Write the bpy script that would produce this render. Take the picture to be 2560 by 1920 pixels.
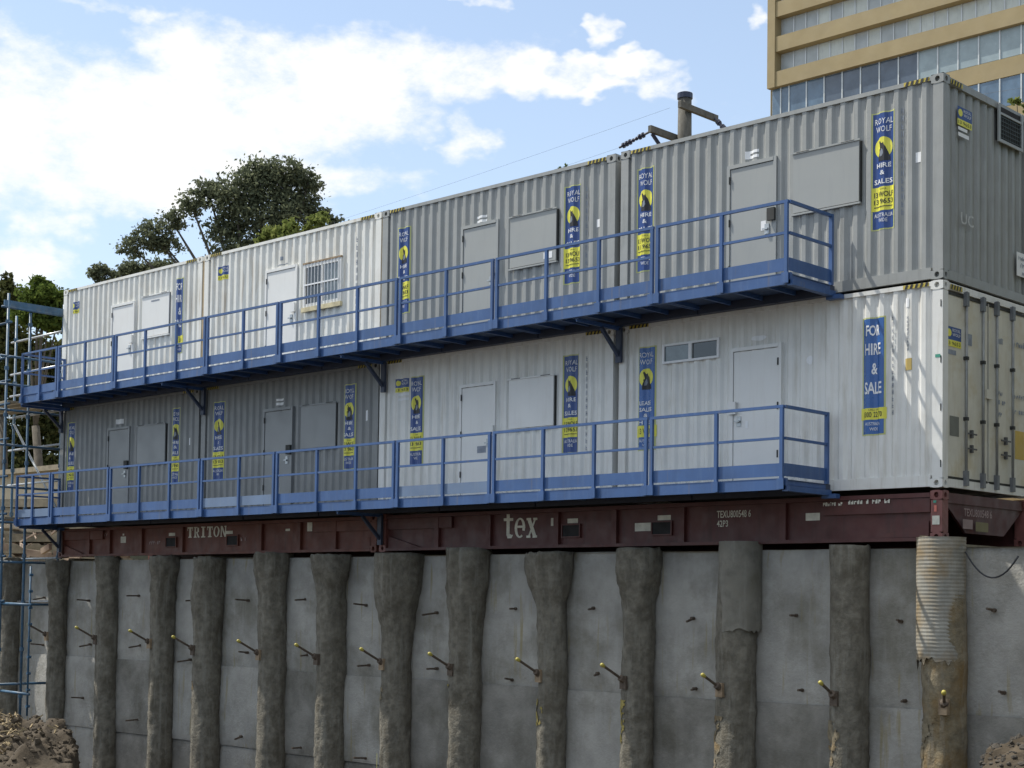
import bpy, bmesh, math, random
from mathutils import Vector, Matrix, noise
random.seed(7)
R = math.radians
for o in list(bpy.data.objects): bpy.data.objects.remove(o)
scene = bpy.context.scene
col = scene.collection

# ------------------------------------------------------------------ camera
cd = bpy.data.cameras.new('camera'); cam = bpy.data.objects.new('camera', cd); col.objects.link(cam)
cr, cu, cf = Vector((0.721359, 0.692424, 0.013788)), Vector((0.018448, -0.039113, 0.999064)), Vector((-0.692315, 0.72043, 0.040989))
m = Matrix((cr, cu, -cf)).transposed().to_4x4(); m.translation = Vector((9.3452, -17.3828, -1.4715))
cam.matrix_world = m
cd.sensor_width = 36; cd.sensor_fit = 'HORIZONTAL'; cd.lens = 54.232; cd.shift_y = 0.14957
cd.clip_start = 0.1; cd.clip_end = 3000
scene.camera = cam

# ------------------------------------------------------------------ sun and sky
SUN_TRAVEL = Vector((0.50, 0.215, -0.84)).normalized()
sd = bpy.data.lights.new('sun', 'SUN'); sun = bpy.data.objects.new('sun', sd); col.objects.link(sun)
sd.energy = 4.6; sd.angle = R(0.53); sd.color = (1.0, 0.95, 0.86)
sun.rotation_euler = SUN_TRAVEL.to_track_quat('-Z', 'Y').to_euler()
to_sun = -SUN_TRAVEL
EL = math.asin(to_sun.z); AZ = math.atan2(to_sun.x, to_sun.y)

world = bpy.data.worlds.new('World'); scene.world = world; world.use_nodes = True
nt = world.node_tree; N = nt.nodes; LK = nt.links; N.clear()
def wn(t, **k):
    n = N.new(t)
    for a, b in k.items(): setattr(n, a, b)
    return n
def wm(op, a, b=None, c=None, clamp=False):
    n = wn('ShaderNodeMath', operation=op); n.use_clamp = clamp
    for i, v in enumerate((a, b, c)):
        if v is None: continue
        if isinstance(v, (int, float)): n.inputs[i].default_value = v
        else: LK.new(v, n.inputs[i])
    return n.outputs[0]
sky = wn('ShaderNodeTexSky', sky_type='NISHITA'); sky.sun_disc = False
sky.sun_elevation = EL; sky.sun_rotation = AZ; sky.altitude = 20; sky.air_density = 1.0; sky.dust_density = 0.9; sky.ozone_density = 1.0
tc = wn('ShaderNodeTexCoord'); sep = wn('ShaderNodeSeparateXYZ'); LK.new(tc.outputs['Generated'], sep.inputs[0])
X_, Y_, Z_ = sep.outputs
azn = wm('ARCTAN2', X_, Y_); eln = wm('ARCSINE', Z_)
# turbulence, two scales, measured in azimuth / elevation
cmb = wn('ShaderNodeCombineXYZ'); LK.new(azn, cmb.inputs[0]); LK.new(eln, cmb.inputs[1])
def vm(op, a, b=None, c=None):
    n = wn('ShaderNodeVectorMath', operation=op)
    for i, v in enumerate((a, b, c)):
        if v is None: continue
        if isinstance(v, tuple): n.inputs[i].default_value = v
        else: LK.new(v, n.inputs[i])
    return n
def cloud_noise(scale, detail, rough, off):
    t = wn('ShaderNodeTexNoise'); t.inputs['Scale'].default_value = 1.0; t.inputs['Detail'].default_value = detail; t.inputs['Roughness'].default_value = rough
    LK.new(vm('MULTIPLY_ADD', cmb.outputs[0], (scale, scale * 1.7, 1), off).outputs[0], t.inputs['Vector']); return t.outputs[0]
fb = cloud_noise(15.0, 8, 0.66, (3.1, 1.7, 0.4)); big = cloud_noise(2.6, 3, 0.6, (8.2, 4.4, 2.0))
# cloud banks: azimuth, elevation, half widths, weight; the sky is cloudy towards the sun and clear to the right
CLOUDS = [(-1.0628, 0.2953, 0.0766, 0.0346, 1), (-0.9812, 0.3336, 0.0292, 0.0253, 1), (-0.96, 0.2998, 0.089, 0.0327, 1.1), (-0.8805, 0.3319, 0.0725, 0.0204, 1),
 (-0.8171, 0.3344, 0.0456, 0.0177, 1), (-0.7563, 0.3314, 0.0516, 0.0104, 1), (-0.7139, 0.3384, 0.0393, 0.006, .9), (-0.7182, 0.3246, 0.0273, 0.0055, .9),
 (-0.895, 0.3064, 0.0692, 0.0179, 1), (-1.0138, 0.2544, 0.1108, 0.0166, 1), (-0.921, 0.2688, 0.0687, 0.0107, 1), (-0.7982, 0.2931, 0.0175, 0.0155, .55),
 (-0.7142, 0.3615, 0.0085, 0.0115, .3), (-0.7905, 0.3736, 0.0142, 0.0047, .4), (-1.025, 0.3576, 0.0487, 0.0051, .4), (-1.0741, 0.201, 0.0249, 0.0167, .7),
 (-0.6684, 0.3242, 0.0155, 0.0108, .25), (-0.6074, 0.3631, 0.0073, 0.0084, .4), (-1.061, 0.2285, 0.0279, 0.011, .6), (-1.0759, 0.2683, 0.0559, 0.0296, 1),
 (-1.25, 0.30, 0.13, 0.06, 1), (-1.5, 0.42, 0.2, 0.09, 1), (-1.25, 0.75, 0.35, 0.16, 1), (-1.95, 0.55, 0.25, 0.12, 1), (-2.5, 0.4, 0.25, 0.1, 1)]
wt_ = wn('ShaderNodeTexNoise'); wt_.inputs['Scale'].default_value = 1.0; wt_.inputs['Detail'].default_value = 3
LK.new(vm('MULTIPLY_ADD', cmb.outputs[0], (38, 60, 1), (1.3, 7.1, 2.0)).outputs[0], wt_.inputs['Vector'])
warp = vm('MULTIPLY_ADD', vm('SUBTRACT', wt_.outputs['Color'], (.5, .5, .5)).outputs[0], (.07, .035, 0), cmb.outputs[0]).outputs[0]
field = None
for a, e, ra, re, wt in CLOUDS:
    q = vm('MULTIPLY_ADD', warp, (1 / ra, 1 / re, 0), (-a / ra, -e / re, 0)).outputs[0]
    r2 = vm('DOT_PRODUCT', q, q).outputs['Value']
    f = wm('MAXIMUM', wm('SUBTRACT', wt, r2), -2.2)
    field = f if field is None else wm('SMOOTH_MAX', field, f, 0.6)
turb = wm('MULTIPLY', wm('SUBTRACT', fb, 0.5), 5.6)
over = wn('ShaderNodeMapRange', interpolation_type='SMOOTHSTEP'); LK.new(eln, over.inputs[0]); over.inputs[1].default_value = 0.40; over.inputs[2].default_value = 0.60; over.inputs[3].default_value = -2.4; over.inputs[4].default_value = 0.5
field = wm('MAXIMUM', field, wm('MULTIPLY_ADD', wm('SUBTRACT', big, 0.5), 5.0, over.outputs[0]))     # unseen broken cloud added overhead to whiten and lift the ambient light
field = wm('ADD', field, turb)
mr = wn('ShaderNodeMapRange', interpolation_type='SMOOTHSTEP'); LK.new(field, mr.inputs[0])
mr.inputs[1].default_value = -1.15; mr.inputs[2].default_value = 1.25
dens = mr.outputs[0]
SKY = 0.15
hz = wn('ShaderNodeMapRange'); LK.new(Z_, hz.inputs[0]); hz.inputs[1].default_value = 0.05; hz.inputs[2].default_value = 0.36; hz.inputs[3].default_value = 0.55; hz.inputs[4].default_value = 0.30
white = wn('ShaderNodeRGB'); white.outputs[0].default_value = (0.66 / SKY, 0.78 / SKY, 0.92 / SKY, 1)
cshade = wn('ShaderNodeMixRGB', blend_type='MIX'); LK.new(wm('MULTIPLY', wm('SUBTRACT', 1.0, big), 0.4), cshade.inputs[0])
cshade.inputs[1].default_value = (0.93 / SKY, 0.92 / SKY, 0.89 / SKY, 1); cshade.inputs[2].default_value = (0.80 / SKY, 0.81 / SKY, 0.82 / SKY, 1)
mix0 = wn('ShaderNodeMixRGB'); LK.new(hz.outputs[0], mix0.inputs[0]); LK.new(sky.outputs[0], mix0.inputs[1]); LK.new(white.outputs[0], mix0.inputs[2])
mixc = wn('ShaderNodeMixRGB'); LK.new(dens, mixc.inputs[0]); LK.new(mix0.outputs[0], mixc.inputs[1]); LK.new(cshade.outputs[0], mixc.inputs[2])
bg = wn('ShaderNodeBackground'); bg.inputs[1].default_value = SKY; LK.new(mixc.outputs[0], bg.inputs[0])
wo = wn('ShaderNodeOutputWorld'); LK.new(bg.outputs[0], wo.inputs[0])
world.cycles.sampling_method = 'MANUAL'; world.cycles.sample_map_resolution = 512

scene.render.engine = 'CYCLES'
cy = scene.cycles; cy.max_bounces = 5; cy.diffuse_bounces = 3; cy.glossy_bounces = 2; cy.transmission_bounces = 2; cy.transparent_max_bounces = 4
scene.view_settings.view_transform = 'Standard'; scene.view_settings.look = 'None'
scene.view_settings.exposure = 0.30; scene.view_settings.gamma = 1.0; scene.view_settings.use_curve_mapping = False

# ------------------------------------------------------------------ materials
MATS = {}
def mat(name, c, rough=0.6, metal=0.0, var=0.12, vscale=3.0, bump=0.0, bscale=30.0, streak=None, samt=0.5, spec=0.5, patch=None, pamt=0.5, pscale=1.2, c2=None, drip=None, plo=0.5):
    """streak = colour of vertical runs, patch = colour of soft stains; all in world space"""
    if name in MATS: return MATS[name]
    m = bpy.data.materials.new(name); m.use_nodes = True; t = m.node_tree; n = t.nodes; l = t.links
    b = n['Principled BSDF']; b.inputs['Roughness'].default_value = rough; b.inputs['Metallic'].default_value = metal
    b.inputs['Specular IOR Level'].default_value = spec
    g = n.new('ShaderNodeNewGeometry')
    def nz(scale, vec3=(1, 1, 1), det=5, ro=0.6):
        mp = n.new('ShaderNodeMapping'); mp.inputs['Scale'].default_value = vec3; l.new(g.outputs['Position'], mp.inputs[0])
        t_ = n.new('ShaderNodeTexNoise'); t_.inputs['Scale'].default_value = scale; t_.inputs['Detail'].default_value = det; t_.inputs['Roughness'].default_value = ro
        l.new(mp.outputs[0], t_.inputs['Vector']); return t_.outputs[0]
    def ramp(src, a, b_, lo=0.0, hi=1.0):
        r = n.new('ShaderNodeMapRange'); l.new(src, r.inputs[0]); r.inputs[1].default_value = a; r.inputs[2].default_value = b_; r.inputs[3].default_value = lo; r.inputs[4].default_value = hi
        return r.outputs[0]
    def mix(f, a, b_):
        x = n.new('ShaderNodeMixRGB'); l.new(f, x.inputs[0])
        for i, v in ((1, a), (2, b_)):
            if isinstance(v, tuple): x.inputs[i].default_value = (*v, 1)
            else: l.new(v, x.inputs[i])
        return x.outputs[0]
    lo = tuple(max(0, v * (1 - var)) for v in c); hi = tuple(min(1, v * (1 + var)) for v in (c2 or c))
    cur = mix(ramp(nz(vscale), 0.3, 0.7), lo, hi)
    if patch: cur = mix(ramp(nz(pscale, det=7, ro=0.65), plo, plo + 0.18, 0, pamt), cur, patch)
    if streak: cur = mix(ramp(nz(7.0, (1.6, 1.6, 0.16), 6, 0.62), 0.52, 0.72, 0, samt), cur, streak)
    if drip: cur = mix(ramp(nz(11.0, (1.0, 1.0, 0.07), 3, 0.5), 0.62, 0.76, 0, 0.75), cur, drip)
    l.new(cur, b.inputs['Base Color'])
    rr = ramp(nz(vscale * 2.3), 0.3, 0.7, max(0.02, rough - 0.1), min(1, rough + 0.1)); l.new(rr, b.inputs['Roughness'])
    if bump:
        bp = n.new('ShaderNodeBump'); bp.inputs['Strength'].default_value = bump; bp.inputs['Distance'].default_value = 0.02
        l.new(nz(bscale, det=8, ro=0.65), bp.inputs['Height']); l.new(bp.outputs[0], b.inputs['Normal'])
    MATS[name] = m; return m
def leafmat(name, c, c2, tr=0.3):
    m = bpy.data.materials.new(name); m.use_nodes = True; t = m.node_tree; n = t.nodes; l = t.links; n.clear()
    o = n.new('ShaderNodeOutputMaterial'); d = n.new('ShaderNodeBsdfDiffuse'); tl = n.new('ShaderNodeBsdfTranslucent'); mx = n.new('ShaderNodeMixShader'); mx.inputs[0].default_value = tr
    g = n.new('ShaderNodeNewGeometry'); r = n.new('ShaderNodeMixRGB'); l.new(g.outputs['Random Per Island'], r.inputs[0])
    r.inputs[1].default_value = (*c, 1); r.inputs[2].default_value = (*c2, 1)
    l.new(r.outputs[0], d.inputs[0]); l.new(r.outputs[0], tl.inputs[0]); l.new(d.outputs[0], mx.inputs[1]); l.new(tl.outputs[0], mx.inputs[2]); l.new(mx.outputs[0], o.inputs[0])
    MATS[name] = m; return m
RUST = (0.16, 0.075, 0.03)
M_GREY = mat('container_grey_paint', (0.292, 0.300, 0.290), 0.42, var=0.07, vscale=2.0, streak=(0.19, 0.195, 0.185), samt=0.55, patch=(0.34, 0.35, 0.345), pamt=0.6, bump=0.3, bscale=2.2)
M_GREY2 = mat('container_dark_grey_paint', (0.205, 0.212, 0.210), 0.45, var=0.08, vscale=2.0, streak=(0.13, 0.135, 0.13), samt=0.55, patch=(0.25, 0.26, 0.262), pamt=0.6, bump=0.3, bscale=2.2)
M_WHITE = mat('container_white_paint', (0.70, 0.70, 0.67), 0.45, var=0.05, vscale=2.0, streak=(0.48, 0.45, 0.38), samt=0.6, patch=(0.59, 0.58, 0.54), pamt=0.6, bump=0.3, bscale=2.2)
M_WHITE2 = mat('container_weathered_white_paint', (0.72, 0.72, 0.68), 0.5, var=0.06, vscale=2.0, streak=(0.46, 0.40, 0.30), samt=0.55, patch=(0.58, 0.55, 0.48), pamt=0.6, drip=(0.40, 0.31, 0.20))
M_CREAM = mat('door_cream_paint', (0.60, 0.585, 0.505), 0.5, var=0.08, vscale=2.5, patch=(0.49, 0.42, 0.26), pamt=0.7, pscale=2.2, streak=(0.46, 0.41, 0.31), samt=0.4)
M_PANELG = mat('panel_grey_paint', (0.315, 0.325, 0.315), 0.38, var=0.04, vscale=1.2, streak=(0.24, 0.255, 0.26), samt=0.3)
M_PANELG2 = mat('panel_dark_grey_paint', (0.215, 0.225, 0.228), 0.4, var=0.05, vscale=1.2)
M_PANELW = mat('panel_white_paint', (0.71, 0.71, 0.69), 0.4, var=0.04, vscale=1.2, streak=(0.58, 0.56, 0.52), samt=0.3)
M_RUSTY = mat('rusty_edge', (0.26, 0.19, 0.12), 0.8, var=0.4, vscale=12)
M_BLUE = mat('walkway_blue_paint', (0.041, 0.098, 0.248), 0.45, var=0.12, vscale=2.0, streak=(0.085, 0.15, 0.30), samt=0.5, patch=(0.034, 0.075, 0.18), pamt=0.6, pscale=2.5, drip=(0.11, 0.12, 0.16))
M_BLUEF = mat('walkway_faded_blue_paint', (0.13, 0.19, 0.30), 0.55, var=0.12, vscale=2.0, streak=(0.2, 0.24, 0.3), samt=0.5)
M_DECK = mat('walkway_deck_steel', (0.045, 0.075, 0.14), 0.6, var=0.25, vscale=6)
M_BRACKET = mat('bracket_dark_paint', (0.035, 0.048, 0.085), 0.5, var=0.15)
M_SBLUE = mat('scaffold_blue_paint', (0.035, 0.095, 0.165), 0.5, var=0.25, vscale=6, patch=(0.15, 0.16, 0.17), pamt=0.5, pscale=7)
M_GALV = mat('galvanised_steel', (0.42, 0.44, 0.45), 0.4, metal=0.6, var=0.15, vscale=8)
M_DARK = mat('dark_recess', (0.012, 0.012, 0.013), 0.8, var=0.1)
M_RUBBER = mat('rubber_gasket', (0.025, 0.026, 0.024), 0.7, var=0.1)
M_MAROON = mat('flat_rack_maroon_paint', (0.080, 0.022, 0.020), 0.55, var=0.2, vscale=2.5, streak=(0.035, 0.016, 0.014), samt=0.5, patch=(0.085, 0.03, 0.022), pamt=0.5, pscale=2.5)
M_MAROON2 = mat('flat_rack_brick_red_paint', (0.118, 0.034, 0.021), 0.6, var=0.2, vscale=2.5, streak=(0.045, 0.02, 0.015), samt=0.5, patch=(0.13, 0.045, 0.027), pamt=0.5, pscale=2.5)
M_POSTRED = mat('corner_post_red_paint', (0.20, 0.075, 0.065), 0.55, var=0.25, vscale=6, patch=(0.10, 0.03, 0.03), pamt=0.6, pscale=6)
M_DBLUE = mat('banner_blue_vinyl', (0.022, 0.062, 0.23), 0.35, var=0.08)
M_LBLUE = mat('banner_bright_blue_vinyl', (0.03, 0.11, 0.34), 0.3, var=0.08)
M_YEL = mat('banner_yellow_vinyl', (0.72, 0.68, 0.07), 0.4, var=0.08)
M_YELEDGE = mat('banner_edge_vinyl', (0.50, 0.52, 0.20), 0.4, var=0.08)
M_BLACK = mat('black_ink', (0.014, 0.014, 0.018), 0.5, var=0.1)
M_INK = mat('white_ink', (0.78, 0.79, 0.80), 0.5, var=0.05)
M_STENCIL = mat('stencil_cream_paint', (0.60, 0.59, 0.51), 0.7, var=0.2, vscale=9)
M_GREYINK = mat('faded_grey_ink', (0.22, 0.25, 0.30), 0.6, var=0.25, vscale=9)
M_ORANGE = mat('hazard_orange_paint', (0.55, 0.32, 0.07), 0.55, var=0.2, vscale=9)
M_HAZ = mat('hazard_yellow_paint', (0.50, 0.40, 0.06), 0.55, var=0.25, vscale=9)
M_GLASSD = mat('dark_window_glass', (0.03, 0.036, 0.04), 0.06, var=0.2, spec=0.8)
M_GLASSG = mat('curtained_window_glass', (0.16, 0.19, 0.2), 0.1, var=0.35, vscale=9, spec=0.8)
M_CONC = mat('shotcrete', (0.345, 0.335, 0.305), 0.9, var=0.20, vscale=2.2, bump=0.8, bscale=20, patch=(0.185, 0.175, 0.14), pamt=0.85, pscale=0.9, plo=0.48, streak=(0.40, 0.395, 0.37), samt=0.35, drip=(0.27, 0.22, 0.09))
M_CONC2 = mat('damp_shotcrete', (0.240, 0.230, 0.205), 0.9, var=0.24, vscale=2.2, bump=0.8, bscale=20, patch=(0.115, 0.108, 0.086), pamt=0.85, pscale=0.8, plo=0.45, streak=(0.25, 0.24, 0.21), samt=0.4)
M_PILE = mat('earthy_pile_concrete', (0.158, 0.145, 0.115), 0.95, var=0.34, vscale=9, bump=1.0, bscale=24, patch=(0.095, 0.083, 0.060), pamt=0.9, pscale=3.0, plo=0.47, streak=(0.23, 0.22, 0.185), samt=0.75)
M_PILE2 = mat('ochre_pile_concrete', (0.19, 0.16, 0.105), 0.95, var=0.35, vscale=9, bump=1.0, bscale=24, patch=(0.19, 0.125, 0.05), pamt=0.9, pscale=2.0, plo=0.46, streak=(0.28, 0.255, 0.205), samt=0.6)
M_OCHRE = mat('ochre_spill', (0.32, 0.26, 0.08), 0.9, var=0.3, vscale=9, bump=0.8, bscale=30)
M_SLEEVE = mat('pile_sleeve_steel', (0.26, 0.25, 0.215), 0.65, metal=0.1, var=0.25, vscale=5, patch=(0.24, 0.17, 0.085), pamt=0.95, pscale=2.0, plo=0.44, streak=(0.22, 0.17, 0.10), samt=0.5)
M_REBAR = mat('rusty_rebar', (0.10, 0.075, 0.055), 0.8, var=0.3, vscale=20)
M_CAP = mat('yellow_plastic_cap', (0.42, 0.36, 0.07), 0.4, var=0.08)
M_SOIL = mat('soil', (0.058, 0.044, 0.028), 1.0, var=0.35, vscale=3, bump=1.0, bscale=12, patch=(0.045, 0.035, 0.022), pamt=0.9, pscale=2.6)
M_GROUND = mat('dry_ground', (0.20, 0.17, 0.12), 1.0, var=0.3, vscale=1.0, bump=0.8, bscale=8)
M_STRAW = mat('dry_mulch', (0.27, 0.21, 0.12), 0.95, var=0.4, vscale=14)
M_ROCK = mat('broken_rock', (0.06, 0.052, 0.042), 0.95, var=0.35, vscale=6, bump=0.8)
M_TIMBER = mat('weathered_timber', (0.24, 0.205, 0.145), 0.85, var=0.3, vscale=6)
M_POLE = mat('pole_timber', (0.10, 0.095, 0.082), 0.9, var=0.3, vscale=5, streak=(0.06, 0.055, 0.04), samt=0.6)
M_TAN = mat('tan_tile_cladding', (0.295, 0.232, 0.122), 0.75, var=0.10, vscale=0.35, patch=(0.26, 0.195, 0.095), pamt=0.6, pscale=0.2)
M_SOFFIT = mat('tan_soffit', (0.20, 0.14, 0.065), 0.8, var=0.1)
M_MULL = mat('aluminium_mullion', (0.50, 0.52, 0.52), 0.4, metal=0.3, var=0.06)
M_TILEG = [mat('office_glass_blue', (0.10, 0.155, 0.22), 0.12, var=0.25, vscale=0.8, spec=0.7), mat('office_glass_dark', (0.075, 0.10, 0.135), 0.12, var=0.25, vscale=0.8, spec=0.7), mat('office_glass_pale', (0.26, 0.32, 0.34), 0.2, var=0.15, vscale=0.8, spec=0.6)]
M_CURT = [mat('office_blind_pale', (0.50, 0.53, 0.50), 0.5, var=0.10, vscale=0.9, streak=(0.3, 0.32, 0.32), samt=0.4), mat('office_blind_grey', (0.37, 0.40, 0.41), 0.45, var=0.12, vscale=0.9), mat('office_blind_dark', (0.06, 0.075, 0.09), 0.2, var=0.2, vscale=0.9)]
M_CREAMW = mat('cream_render', (0.42, 0.37, 0.27), 0.85, var=0.1, vscale=1)
M_BARK = mat('bark', (0.085, 0.072, 0.055), 0.95, var=0.35, vscale=4, bump=0.8)
M_WIRE = mat('dark_cable', (0.025, 0.026, 0.03), 0.5, var=0.1)
M_INSUL = mat('dark_insulator', (0.02, 0.025, 0.05), 0.3, var=0.1)
M_SHEET = mat('white_plastic_sheet', (0.75, 0.76, 0.78), 0.5, var=0.1)
L_DARK = leafmat('eucalypt_leaves', (0.070, 0.086, 0.058), (0.185, 0.205, 0.125), 0.45)
L_OLIVE = leafmat('olive_leaves', (0.05, 0.08, 0.022), (0.13, 0.175, 0.04), 0.4)
L_LIME = leafmat('lime_leaves', (0.115, 0.15, 0.04), (0.23, 0.26, 0.085), 0.4)
L_BROWN = leafmat('dull_leaves', (0.045, 0.058, 0.024), (0.12, 0.12, 0.045), 0.35)

# ------------------------------------------------------------------ helpers
class MB:
    def __init__(s): s.v = []; s.f = []
    def quad(s, *p):
        i = len(s.v); s.v += [tuple(q) for q in p]; s.f.append(tuple(range(i, i + len(p)))); return s
    def box(s, x0, x1, y0, y1, z0, z1):
        i = len(s.v); s.v += [(x, y, z) for x in (x0, x1) for y in (y0, y1) for z in (z0, z1)]
        s.f += [(i+0, i+1, i+3, i+2), (i+4, i+6, i+7, i+5), (i+0, i+4, i+5, i+1), (i+2, i+3, i+7, i+6), (i+0, i+2, i+6, i+4), (i+1, i+5, i+7, i+3)]
        return s
    def bar(s, p, q, w, h=None, up=(0, 0, 1)):
        """square bar from p to q"""
        h = h or w; p = Vector(p); q = Vector(q); d = (q - p).normalized(); u = Vector(up)
        if abs(d.dot(u)) > .95: u = Vector((0, 1, 0))
        a = d.cross(u).normalized() * w / 2; b = a.cross(d).normalized() * h / 2; i = len(s.v)
        for e in (p, q): s.v += [tuple(e + a * sa + b * sb) for sa, sb in ((-1, -1), (1, -1), (1, 1), (-1, 1))]
        s.f += [(i+3, i+2, i+1, i), (i+4, i+5, i+6, i+7)] + [(i+k, i+(k+1) % 4, i+4+(k+1) % 4, i+4+k) for k in range(4)]
        return s
    def tube(s, pts, r, n=8, cap=True):
        pts = [Vector(p) for p in pts]; rs = r if isinstance(r, (list, tuple)) else [r] * len(pts); i0 = len(s.v)
        for k, p in enumerate(pts):
            d = (pts[min(k+1, len(pts)-1)] - pts[max(k-1, 0)]).normalized(); u = Vector((0, 0, 1)) if abs(d.z) < .9 else Vector((1, 0, 0))
            a = d.cross(u).normalized(); b = a.cross(d)
            s.v += [tuple(p + (a * math.cos(2*math.pi*j/n) + b * math.sin(2*math.pi*j/n)) * rs[k]) for j in range(n)]
        for k in range(len(pts)-1):
            for j in range(n): s.f.append((i0+k*n+j, i0+(k+1)*n+j, i0+(k+1)*n+(j+1) % n, i0+k*n+(j+1) % n))
        if cap: s.f += [tuple(i0+j for j in range(n)), tuple(i0+(len(pts)-1)*n+j for j in reversed(range(n)))]
        return s
    def mesh(s, name, smooth=False):
        me = bpy.data.meshes.new(name); me.from_pydata(s.v, [], s.f)
        if smooth: me.polygons.foreach_set('use_smooth', [True] * len(me.polygons))
        me.update(); return me
    def build(s, name, material, parent=None, smooth=False, fix=True):
        me = s.mesh(name, smooth)
        if fix:
            bm = bmesh.new(); bm.from_mesh(me); bmesh.ops.recalc_face_normals(bm, faces=bm.faces); bm.to_mesh(me); bm.free()
        return obj(name, me, material, parent)
def obj(name, me, material, parent=None):
    o = bpy.data.objects.new(name, me); col.objects.link(o)
    if material: me.materials.append(material) if not me.materials else None
    if parent: o.parent = parent
    return o
def tag(o, label=None, cat=None, group=None, kind=None):
    for k, v in (('label', label), ('category', cat), ('group', group), ('kind', kind)):
        if v: o[k] = v
    return o
def thing(name, label, cat, loc=(0, 0, 0), group=None, rz=0.0):
    o = bpy.data.objects.new(name, None); col.objects.link(o); o.location = loc; o.rotation_euler = (0, 0, rz); o.empty_display_size = 0.3
    return tag(o, label, cat, group)
def fbm(p, s=1.0, o=4): return noise.fractal(Vector(p) * s, 1.0, 2.0, o)

# text and flat print --------------------------------------------------
TXT = {}
def text_bm(txt, x0, x1, z0, z1, bold=0.0):
    """letters filled into the rectangle x0..x1 / z0..z1 of the plane y = 0"""
    key = (txt, bold)
    if key not in TXT:
        c = bpy.data.curves.new('lettering', 'FONT'); c.body = txt; c.size = 1; c.resolution_u = 2; c.offset = bold
        o = bpy.data.objects.new('lettering', c); col.objects.link(o); bpy.context.view_layer.update()
        me = bpy.data.meshes.new_from_object(o.evaluated_get(bpy.context.evaluated_depsgraph_get()))
        vs = [tuple(v.co) for v in me.vertices]; fs = [tuple(p.vertices) for p in me.polygons]
        bpy.data.objects.remove(o); bpy.data.curves.remove(c); bpy.data.meshes.remove(me); TXT[key] = (vs, fs)
    vs, fs = TXT[key]
    a, b = min(v[0] for v in vs), max(v[0] for v in vs); c_, d = min(v[1] for v in vs), max(v[1] for v in vs)
    out = [(x0 + (v[0]-a)/(b-a)*(x1-x0), 0.0, z0 + (v[1]-c_)/(d-c_)*(z1-z0)) for v in vs]
    return out, fs
def rect(x0, x1, z0, z1): return [(x0, 0, z0), (x1, 0, z0), (x1, 0, z1), (x0, 0, z1)], [(0, 1, 2, 3)]
def poly(pts): return [(x, 0, z) for x, z in pts], [tuple(range(len(pts)))]
def disc(cx, cz, rx, rz, n=22): return poly([(cx + rx*math.cos(2*math.pi*k/n), cz + rz*math.sin(2*math.pi*k/n)) for k in range(n)])
PITCH, DEPTH, CREST = 0.197, 0.032, 0.012
def corr(x, x0):
    t = ((x - x0) / PITCH) % 1.0
    if t < .1: return CREST + DEPTH * (.5 + t / .2)
    if t < .4: return CREST + DEPTH
    if t < .6: return CREST + DEPTH * (1 - (t - .4) / .2)
    if t < .9: return CREST
    return CREST + DEPTH * ((t - .9) / .2)
def breaks(xa, xb, x0):
    out = []; k = math.floor((xa - x0) / PITCH) - 1
    while x0 + k * PITCH < xb + PITCH:
        for t in (.1, .4, .6, .9):
            x = x0 + (k + t) * PITCH
            if xa + 1e-5 < x < xb - 1e-5: out.append(x)
        k += 1
    return out
def printed(name, shapes, material, parent, off, drape=None, plane='y', at=0.0):
    """flat print: shapes are (verts, faces) in x/z; drape = corrugation phase to follow, else flat at depth `at`"""
    if name in ('notice', 'hinge_slot', 'letter', 'field') and len(shapes) > 1:
        return [printed(name, [q], material, parent, off + .0003 * i, drape, plane, at) for i, q in enumerate(shapes)][0]
    bm = bmesh.new()
    for i, (vs, fs) in enumerate(shapes):
        bv = [bm.verts.new((v[0], -i * .0003, v[2])) for v in vs]
        for f in fs:
            try: bm.faces.new([bv[i] for i in f])
            except ValueError: pass
    if drape is not None:
        xs = [v.co.x for v in bm.verts]
        for bx in breaks(min(xs), max(xs), drape):
            bmesh.ops.bisect_plane(bm, geom=bm.verts[:] + bm.edges[:] + bm.faces[:], plane_co=(bx, 0, 0), plane_no=(1, 0, 0), dist=1e-6)
    for v in bm.verts:
        y = (corr(v.co.x, drape) if drape is not None else at) - off + v.co.y
        if plane == 'y': v.co.y = y
        else: v.co = Vector((-y, v.co.x, v.co.z))     # plane == 'x': on the +x end
    me = bpy.data.meshes.new(name); bm.normal_update(); bm.to_mesh(me); bm.free()
    o = obj(name, me, material, parent)
    if len(shapes) > 1 or name in ('lettering', 'stripe'): o['kind'] = 'stuff'      # marks of a few pixels
    return o

# ------------------------------------------------------------------ the setting: ground and pit
mb = MB(); mb.quad((-600, .16, -.74), (400, .16, -.74), (400, 900, -.74), (-600, 900, -.74))
tag(mb.build('ground', M_GROUND), kind='structure')
def sheet(name, x0, x1, nx, y0, y1, ny, h, material, smooth=True, kind='structure', parent=None):
    b = MB()
    for j in range(ny + 1):
        for i in range(nx + 1):
            x = x0 + (x1-x0)*i/nx; y = y0 + (y1-y0)*j/ny; b.v.append((x, y, h(x, y)))
    b.f = [(j*(nx+1)+i, j*(nx+1)+i+1, (j+1)*(nx+1)+i+1, (j+1)*(nx+1)+i) for j in range(ny) for i in range(nx)]
    o = b.build(name, material, parent, smooth); tag(o, kind=kind); return o
def sst(a, b, x):
    t = min(1, max(0, (x-a)/(b-a))); return t*t*(3-2*t)
def floor_h(x, y): return -6.3 + 3.1 * sst(-9, -15.5, y) + .12 * fbm((x, y, 0), .5) + 0.9 * sst(0, 14, x)
sheet('pit_floor', -120, 60, 120, -70, .18, 60, floor_h, M_SOIL)

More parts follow.
